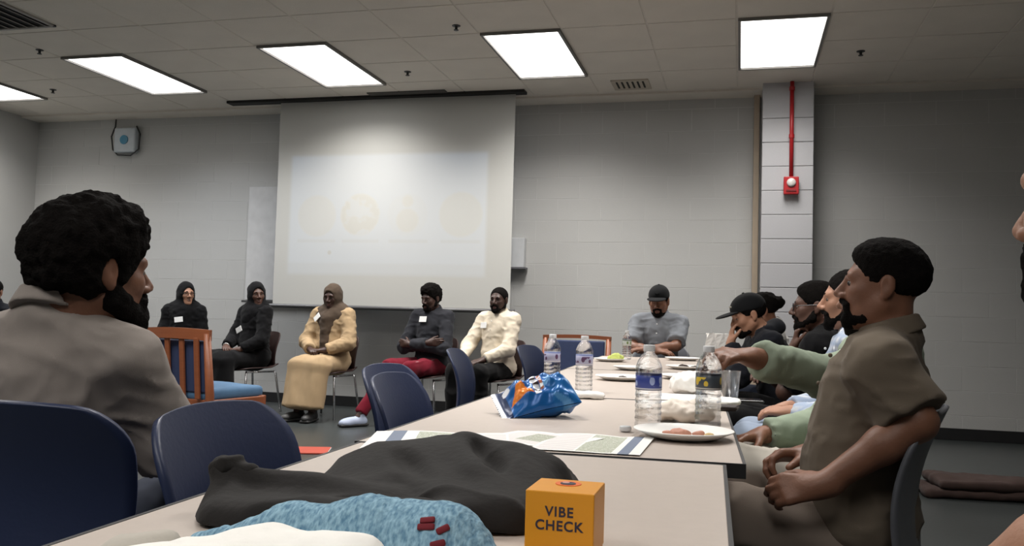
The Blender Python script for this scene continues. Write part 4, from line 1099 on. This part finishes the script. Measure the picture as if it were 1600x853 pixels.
# printed handouts
def paper(pts, lab, kinds, cat='paper', lift=.0012):
    """pts: corner a, then vectors e1 (across the bands), e2; kinds: list of (u0,u1,v0,v1,kind) printed areas"""
    a, e1, e2 = (Vector((*p, 0)) for p in pts)
    m, nt, bs_ = new_mat('printed_paper'); N, L = nt.nodes, nt.links
    uv = N.new('ShaderNodeUVMap'); sx = N.new('ShaderNodeSeparateXYZ'); L.new(uv.outputs[0], sx.inputs[0])
    col = None
    def node(op, a_, b_):
        q = N.new('ShaderNodeMath'); q.operation = op
        for i, v in enumerate((a_, b_)):
            if isinstance(v, (int, float)): q.inputs[i].default_value = v
            else: L.new(v, q.inputs[i])
        return q.outputs[0]
    U, V = sx.outputs['X'], sx.outputs['Y']
    cur = None
    for (u0, u1, v0, v1, kind) in kinds:
        r = node('MULTIPLY', node('MULTIPLY', node('GREATER_THAN', U, u0), node('LESS_THAN', U, u1)), node('MULTIPLY', node('GREATER_THAN', V, v0), node('LESS_THAN', V, v1)))
        if kind == 'text':
            c = srgb(150, 158, 130); ln = node('LESS_THAN', node('FRACT', node('MULTIPLY', V, 26), 0), .62)
            nz = N.new('ShaderNodeTexNoise'); nz.inputs['Scale'].default_value = 60; L.new(uv.outputs[0], nz.inputs['Vector'])
            r = node('MULTIPLY', r, node('ADD', .35, node('MULTIPLY', ln, node('GREATER_THAN', nz.outputs['Fac'], .42))))
        elif kind == 'faint':
            c = srgb(214, 206, 206); ln = node('LESS_THAN', node('FRACT', node('MULTIPLY', V, 20), 0), .5); r = node('MULTIPLY', r, ln)
        else: c = kind
        q = N.new('ShaderNodeMix'); q.data_type = 'RGBA'; L.new(r, q.inputs['Factor'])
        if cur is None: q.inputs['A'].default_value = (*srgb(240, 240, 236), 1)
        else: L.new(cur, q.inputs['A'])
        q.inputs['B'].default_value = (*c, 1); cur = q.outputs['Result']
    L.new(cur, bs_.inputs['Base Color']); bs_.inputs['Roughness'].default_value = .6
    nu = nv = 12; verts = []; faces = []; uvs = []
    for k in (0, 1):
        for i in range(nu + 1):
            for j in range(nv + 1):
                u, v = i / nu, j / nv; p = a + e1 * u + e2 * v
                z = TZ + lift + .004 * abs(math.sin(u * PI * 1.5)) * (0.3 + v) * .7 + (.0006 if k == 0 else 0)
                verts.append((p.x, p.y, z)); uvs.append((u, v))
    id_ = lambda k, i, j: k * (nu + 1) * (nv + 1) + i * (nv + 1) + j
    for i in range(nu):
        for j in range(nv):
            faces.append((id_(0, i, j), id_(0, i + 1, j), id_(0, i + 1, j + 1), id_(0, i, j + 1))); faces.append((id_(1, i, j), id_(1, i, j + 1), id_(1, i + 1, j + 1), id_(1, i + 1, j)))
    me = bpy.data.meshes.new('paper'); me.from_pydata(verts, [], faces); me.update()
    ul = me.uv_layers.new(name='UVMap')
    for lp in me.loops: ul.data[lp.index].uv = uvs[lp.vertex_index]
    return tag(link('printed_paper', me, m, None, smooth=True), lab, cat, 'printed handouts on the table')
NB = srgb(112, 124, 146)
paper(((-.565, 1.84), (.215, -.07), (.065, .18)), 'white printed sheet lying half under the other behind the black jacket', [(.1, .9, .1, .9, 'faint'), (.35, .8, .3, .8, 'text')], lift=.0008)
paper(((-.700, 1.555), (.285, .075), (-.085, .300)), 'printed handout with a blue-grey band sticking out behind the black jacket', [(.13, .235, -1, 2, NB), (.33, .78, .04, .96, 'text'), (.82, .98, .05, .95, 'faint')], lift=.0018)
paper(((-.410, 1.74), (.224, .010), (.004, .268)), 'printed handout in front of the near plate, green text block at right', [(.04, .40, .05, .95, 'faint'), (.42, .74, .04, .96, 'text'), (.80, .90, -1, 2, NB)], lift=.0012)
b = B(); b.box((0, 0, .002), (.22, .28, .003)); o = b.obj('paper_sheet', NAP, None, (-.20, 3.20, TZ), (0, 0, .08)); tag(o, 'blank white sheet under the peaked napkin', 'paper')

# chip bag
bag_pts = 46
cmesh_v = []; cmesh_f = []; ccol = []
Lb, Wb = .215, .165
def bag_side(u, v, s):
    # u along the bag 0..1 (0 = open crimped end), v across
    x = (u - .5) * Lb; y = (v - .5) * Wb
    e = math.sin(PI * min(max((v), 0), 1)) ** .55
    f = min(1, max(0, (u - .03) / .30)); f = f * f * (3 - 2 * f); gq = min(1, max(0, (1 - u) / .14)); gq = gq ** .6
    hgt = .052 * e * f * gq
    y *= 1 - .16 * f * gq * 0 - .10 * math.sin(PI * u)
    wob = .0045 * math.sin(u * 17 + v * 5) * e * f * gq + .004 * math.sin(v * 23 + u * 7) * e * f * gq + .0035 * math.sin(u * 31 - v * 19) * f * e * gq
    return (x, y, s * (hgt + .001) + wob)
def bag_color(u, v):
    W_, Bq, Dk, Or, Lt = (.86, .88, .92), srgb(24, 96, 168), srgb(14, 40, 84), srgb(232, 128, 36), srgb(110, 170, 222)
    if u < .035: return (.80, .82, .85)
    c = tuple(Bq)
    if u < .13: c = Dk
    n = math.sin(u * 13 + 1.7 * math.sin(v * 9)) * math.sin(v * 11 + u * 6)
    if n > .62 and u > .3: c = Lt
    if u > .66: c = tuple(.5 * a + .5 * b for a, b in zip(c, srgb(30, 110, 176)))
    # orange chip, three-cornered
    a, d = (u - .30) / .15, (v - .40) / .20
    if d > -1 and abs(a) < (1 - d) * .55 and d < 1: c = Or if (a * 3.1 + d * 2) % 1 > .15 else srgb(246, 160, 66)
    # white streaks of the lettering
    if .47 < u < .545 and .18 < v < .86: c = W_ if int(v * 23) % 3 else srgb(60, 44, 44)
    if .56 < u < .61 and .3 < v < .8: c = srgb(178, 110, 84) if int(v * 17) % 2 else W_
    if .10 < u < .21 and .62 < v < .86 and (u - .155) ** 2 / .003 + (v - .74) ** 2 / .011 < 1: c = W_
    return c
nu, nv = 90, 60
for s in (1, -1):
    for i in range(nu + 1):
        for j in range(nv + 1):
            cmesh_v.append(bag_side(i / nu, j / nv, s)); ccol.append((*bag_color(i / nu, j / nv), 1))
idn = lambda k, i, j: k * (nu + 1) * (nv + 1) + i * (nv + 1) + j
for i in range(nu):
    for j in range(nv):
        cmesh_f.append((idn(0, i, j), idn(0, i + 1, j), idn(0, i + 1, j + 1), idn(0, i, j + 1))); cmesh_f.append((idn(1, i, j), idn(1, i, j + 1), idn(1, i + 1, j + 1), idn(1, i + 1, j)))
me = bpy.data.meshes.new('chip_bag'); me.from_pydata(cmesh_v, [], cmesh_f); me.update()
at_ = me.color_attributes.new('print', 'FLOAT_COLOR', 'POINT'); at_.data.foreach_set('color', [c for q in ccol for c in q])
m, nt, bs_ = new_mat('chip_bag_foil'); va = nt.nodes.new('ShaderNodeVertexColor'); va.layer_name = 'print'; nt.links.new(va.outputs[0], bs_.inputs['Base Color'])
bs_.inputs['Roughness'].default_value = .28; bs_.inputs['Metallic'].default_value = .15
t = empty('chip_bag', (-.540, 2.375, TZ), 0, 'shiny blue chip bag with an orange chip printed on it', 'chip bag')
o = link('bag', me, m, t, (0, 0, .046), (rad(20), rad(-14), rad(24)), True)
b = B()
for k in range(14): b.box((-.1085, (k - 6.5) * .0118, 0), (.006, .008, .0035), bevel=.0008, seg=1)
q = b.obj('crimped_seal', mat('foil_silver', srgb(206, 210, 216), .3, metal=.5), o); q['kind'] = 'stuff'

# card game box
t = empty('card_game_box', (-.1875, .993, TZ), rad(0), 'yellow card game box with VIBE CHECK lettering in the foreground', 'box')
YEL = mat('box_yellow', srgb(226, 152, 28), .42, .02, 20)
b = B(); b.box((0, 0, .03), (.0745, .0755, .06), bevel=.0015); b.obj('box_base', YEL, t)
b = B(); b.box((0, 0, .039), (.0765, .0775, .070), bevel=.0015); b.obj('box_lid', YEL, t)
INK = mat('box_ink_navy', srgb(46, 42, 60), .6)
def letters(txt, z, size):
    cu = bpy.data.curves.new('lettering', 'FONT'); cu.body = txt; cu.size = size; cu.align_x = 'CENTER'; cu.extrude = .0003; cu.offset = .0003; cu.space_character = 1.12
    ob = bpy.data.objects.new('tmp', cu); COL.objects.link(ob)
    me = bpy.data.meshes.new_from_object(ob.evaluated_get(bpy.context.evaluated_depsgraph_get())); bpy.data.objects.remove(ob)
    o = link('lettering', me, INK, t, (0, -.0389, z), (PI / 2, 0, 0)); return o
bpy.context.view_layer.update()
letters('VIBE', .0475, .0150); letters('CHECK', .0325, .0150)
b = B(); b.lathe([(.015, 0), (.015, .0006)], 24); q = b.obj('emblem_ring', mat('box_orange', srgb(232, 110, 40), .5), t, (0, .012, .0741))
b = B(); b.lathe([(.009, 0), (.009, .0006)], 20); b.obj('emblem_core', INK, q, (0, -.002, .0005))
b = B(); b.lathe([(.0042, 0), (.0042, .0005)], 16); b.obj('emblem_dot', mat('box_pink', srgb(216, 160, 150), .5), q, (-.003, .001, .001))

# black jacket thrown on the table
JB = cloth('jacket_cloth_black', (33, 31, 30), .75, .10, .12, 90)
def P(x, y, z): return (x, y, TZ + z)
jo = [('u', ell(P(-.42, 1.28, .0), (.195, .15, .078)), .02), ('u', ell(P(-.31, 1.20, .0), (.08, .17, .052)), .04), ('u', ell(P(-.47, 1.14, .0), (.15, .13, .040)), .04),
      ('u', cap(P(-.405, 1.30, .056), P(-.26, 1.26, .036), .022, .024), .02), ('u', cap(P(-.40, 1.29, .058), P(-.275, 1.06, .012), .022, .024), .03), ('u', cap(P(-.50, 1.25, .040), P(-.33, 1.04, .010), .022, .03), .03),
      ('u', cap(P(-.275, 1.26, .034), P(-.255, 1.10, .012), .02, .02), .03),
      ('u', cap(P(-.655, 1.045, .052), P(-.44, 1.07, .012), .011, .03), .02), ('u', cap(P(-.655, 1.045, .052), P(-.63, 1.0, .0), .010, .03), .02), ('u', ell(P(-.56, 1.03, .0), (.10, .075, .036)), .03),
      ('u', cap(P(-.655, 1.045, .050), P(-.645, 1.06, .0), .010, .022), .02),
      ('u', cap(P(-.61, .965, .0), P(-.36, .985, .006), .026, .045), .03),
      ('s', ell(P(-.335, 1.205, .080), (.020, .085, .036), Rz(32)), .02), ('s', ell(P(-.43, 1.15, .075), (.018, .08, .030), Rz(40)), .02), ('s', ell(P(-.58, 1.09, .075), (.08, .016, .035), Rz(8)), .02),
      ('h', A(0, 0, TZ + .001), A(0, 0, -1), .002)]
t = empty('black_jacket', (0, 0, 0), 0, 'black jacket thrown in folds on the near table', 'jacket')
sdf_obj('cloth', jo, .005, JB, t, disp=[(.002, (16, 16, 10), 4), (.004, (11, 11, 8), 6, 'r')])
sdf_obj('collar_flap', [('u', rbox((-.652, 1.045, TZ + .056), (.016, .02, .012), Rz(-20) @ Ry(-25), .006), 0), ('u', cap((-.665, 1.04, TZ + .05), (-.62, 1.05, TZ + .05), .008, .012), .01)], .004, JB, t)
# knitted blue pouch in front of it
km, nt, kb = new_mat('knit_light_blue'); N, L = nt.nodes, nt.links
tc = N.new('ShaderNodeTexCoord'); mp = N.new('ShaderNodeMapping'); mp.inputs['Scale'].default_value = (260, 120, 120); L.new(tc.outputs['Object'], mp.inputs['Vector'])
nz = N.new('ShaderNodeTexNoise'); nz.inputs['Scale'].default_value = 1.0; L.new(mp.outputs[0], nz.inputs['Vector'])
rp = N.new('ShaderNodeValToRGB'); rp.color_ramp.elements[0].position = .3; rp.color_ramp.elements[0].color = (*srgb(84, 124, 150), 1); rp.color_ramp.elements[1].position = .7; rp.color_ramp.elements[1].color = (*srgb(150, 186, 204), 1)
L.new(nz.outputs['Fac'], rp.inputs[0]); L.new(rp.outputs[0], kb.inputs['Base Color']); kb.inputs['Roughness'].default_value = .95
bp = N.new('ShaderNodeBump'); bp.inputs['Strength'].default_value = .6; bp.inputs['Distance'].default_value = .003; L.new(nz.outputs['Fac'], bp.inputs['Height']); L.new(bp.outputs[0], kb.inputs['Normal'])
t = empty('knitted_hat', (0, 0, 0), 0, 'light blue knitted hat with red stitches lying before the black jacket', 'hat')
ko = [('u', cap((-.57, .87, TZ), (-.46, .868, TZ + .018), .018, .030), .04), ('u', cap((-.46, .868, TZ + .018), (-.37, .865, TZ + .026), .030, .038), .04), ('u', cap((-.37, .865, TZ + .026), (-.29, .862, TZ + .022), .038, .042), .04), ('u', cap((-.29, .862, TZ + .022), (-.240, .852, TZ - .012), .042, .034), .04), ('h', A(0, 0, TZ + .001), A(0, 0, -1), .002)]
kn = sdf_obj('knit', ko, .005, km, t, disp=[(.0018, (160, 60, 60), 3), (.001, (24, 24, 24), 4)])
RST = mat('stitch_red', srgb(112, 30, 40), .9, .1, 80)
kv = np.empty(len(kn.data.vertices) * 3, f32); kn.data.vertices.foreach_get('co', kv); kv = kv.reshape(-1, 3)
for (x, y, z, s, r) in ((-.296, .80, .828, .008, 5), (-.293, .79, .816, .009, 8), (-.266, .80, .808, .007, 70), (-.262, .79, .794, .008, 72)):
    i = int(np.argmin(((kv - A(x, y, z)) ** 2).sum(1))); nn = unit(A(x, y, z) - kv[i]); ux = unit(np.cross(A(0, 1, 0), nn)); uy = np.cross(nn, ux)
    ca, sa = math.cos(rad(r)), math.sin(rad(r)); e1 = ux * ca + uy * sa; e2 = np.cross(nn, e1)
    sdf_obj('stitch', [('u', rbox((0, 0, 0), (s, .0035, .002), None, .0018), 0)], .0015, RST, t, M=m44(np.stack([e1, e2, nn], 1), kv[i] + nn * .0003))
GOLD = mat('bead_gold', srgb(190, 150, 80), .35, metal=.7)
for k in range(5):
    b = B(); b.sphere((-.232 + k * .005, .905 + .004 * (k % 2), TZ + .012 + .003 * (k % 2)), .0032, 10, 8); b.obj('bead', GOLD, t, smooth=True)
b = B(); b.sphere((-.226, .872, TZ + .012), (.010, .009, .012), 14, 10); b.obj('wooden_bead', mat('bead_brown', srgb(120, 60, 44), .5), t, smooth=True)
# white cloth
WC = mat('white_cloth', srgb(246, 244, 238), .9, .015, 20, .1, 90)
t = empty('white_scarf', (0, 0, 0), 0, 'white cloth crumpled at the bottom edge in front of the blue knit', 'cloth')
wo = [('u', cap((-.56, .745, TZ), (-.42, .74, TZ + .012), .030, .045), .03), ('u', cap((-.42, .74, TZ + .012), (-.335, .74, TZ + .012), .045, .044), .03), ('u', cap((-.335, .74, TZ + .012), (-.29, .73, TZ - .01), .044, .03), .03), ('u', ell((-.42, .66, TZ), (.20, .10, .045)), .04), ('h', A(0, 0, TZ + .001), A(0, 0, -1), .002)]
sdf_obj('cloth', wo, .006, WC, t, disp=[(.005, (22, 22, 22), 8), (.002, (60, 60, 60), 9)])
sdf_obj('corner', [('u', ell((-.575, .755, TZ + .012), (.04, .03, .028)), 0), ('u', cap((-.60, .73, TZ), (-.54, .77, TZ + .03), .012, .012), .02), ('h', A(0, 0, TZ + .001), A(0, 0, -1), .002)], .004, mat('white_cloth_grey', srgb(186, 180, 170), .9, .04, 20, .1, 90), t, disp=[(.004, (40, 40, 40), 2)])

# on the floor
BR = cloth('coat_brown', (66, 52, 48), .8, .12)
t = empty('folded_coat', (1.50, 6.05, 0), rad(6), 'dark brown folded coat lying on the floor behind the olive-shirted man', 'coat')
for k, (z, sx_, dx) in enumerate(((.03, .42, 0), (.085, .38, .04))):
    sdf_obj('fold', [('u', rbox((dx, 0, z), (sx_, .19, .028), None, .026), 0), ('u', ell((dx + .15, -.05, z + .02), (.2, .12, .03)), .03), ('h', A(0, 0, .001), A(0, 0, -1), .001)], .012, BR, t, disp=[(.012, (7, 9, 9), k + 2), (.005, (22, 22, 22), k)])
t = empty('orange_folder', (-3.02, 5.95, 0), rad(20), 'small orange-red folder lying on the floor beside the near chairs', 'folder')
b = B(); b.box((0, 0, .006), (.24, .30, .01), bevel=.003); b.obj('cover', mat('folder_orange', srgb(178, 66, 44), .6, .05), t)
b = B(); b.box((.004, 0, .006), (.236, .29, .005)); b.obj('pages', WHITE, t)

# white paper bag beside the capped man
t = empty('paper_bag', (-.14, 6.12, TZ), rad(12), 'small white paper bag standing on the far table before the capped man', 'bag')
b = B(); b.grid(lambda u, v: ((u - .5) * .17 * (1 - .06 * v), -.035 * (1 - .6 * v) + .004 * math.sin(u * 14 + v * 5), v * .20 + .004 * math.sin(u * 9)), 10, 8, .068); b.obj('sack', NAP, t)
b = B(); b.box((0, .012, .203), (.158, .03, .010), bevel=.003); b.obj('folded_top', NAP, t)
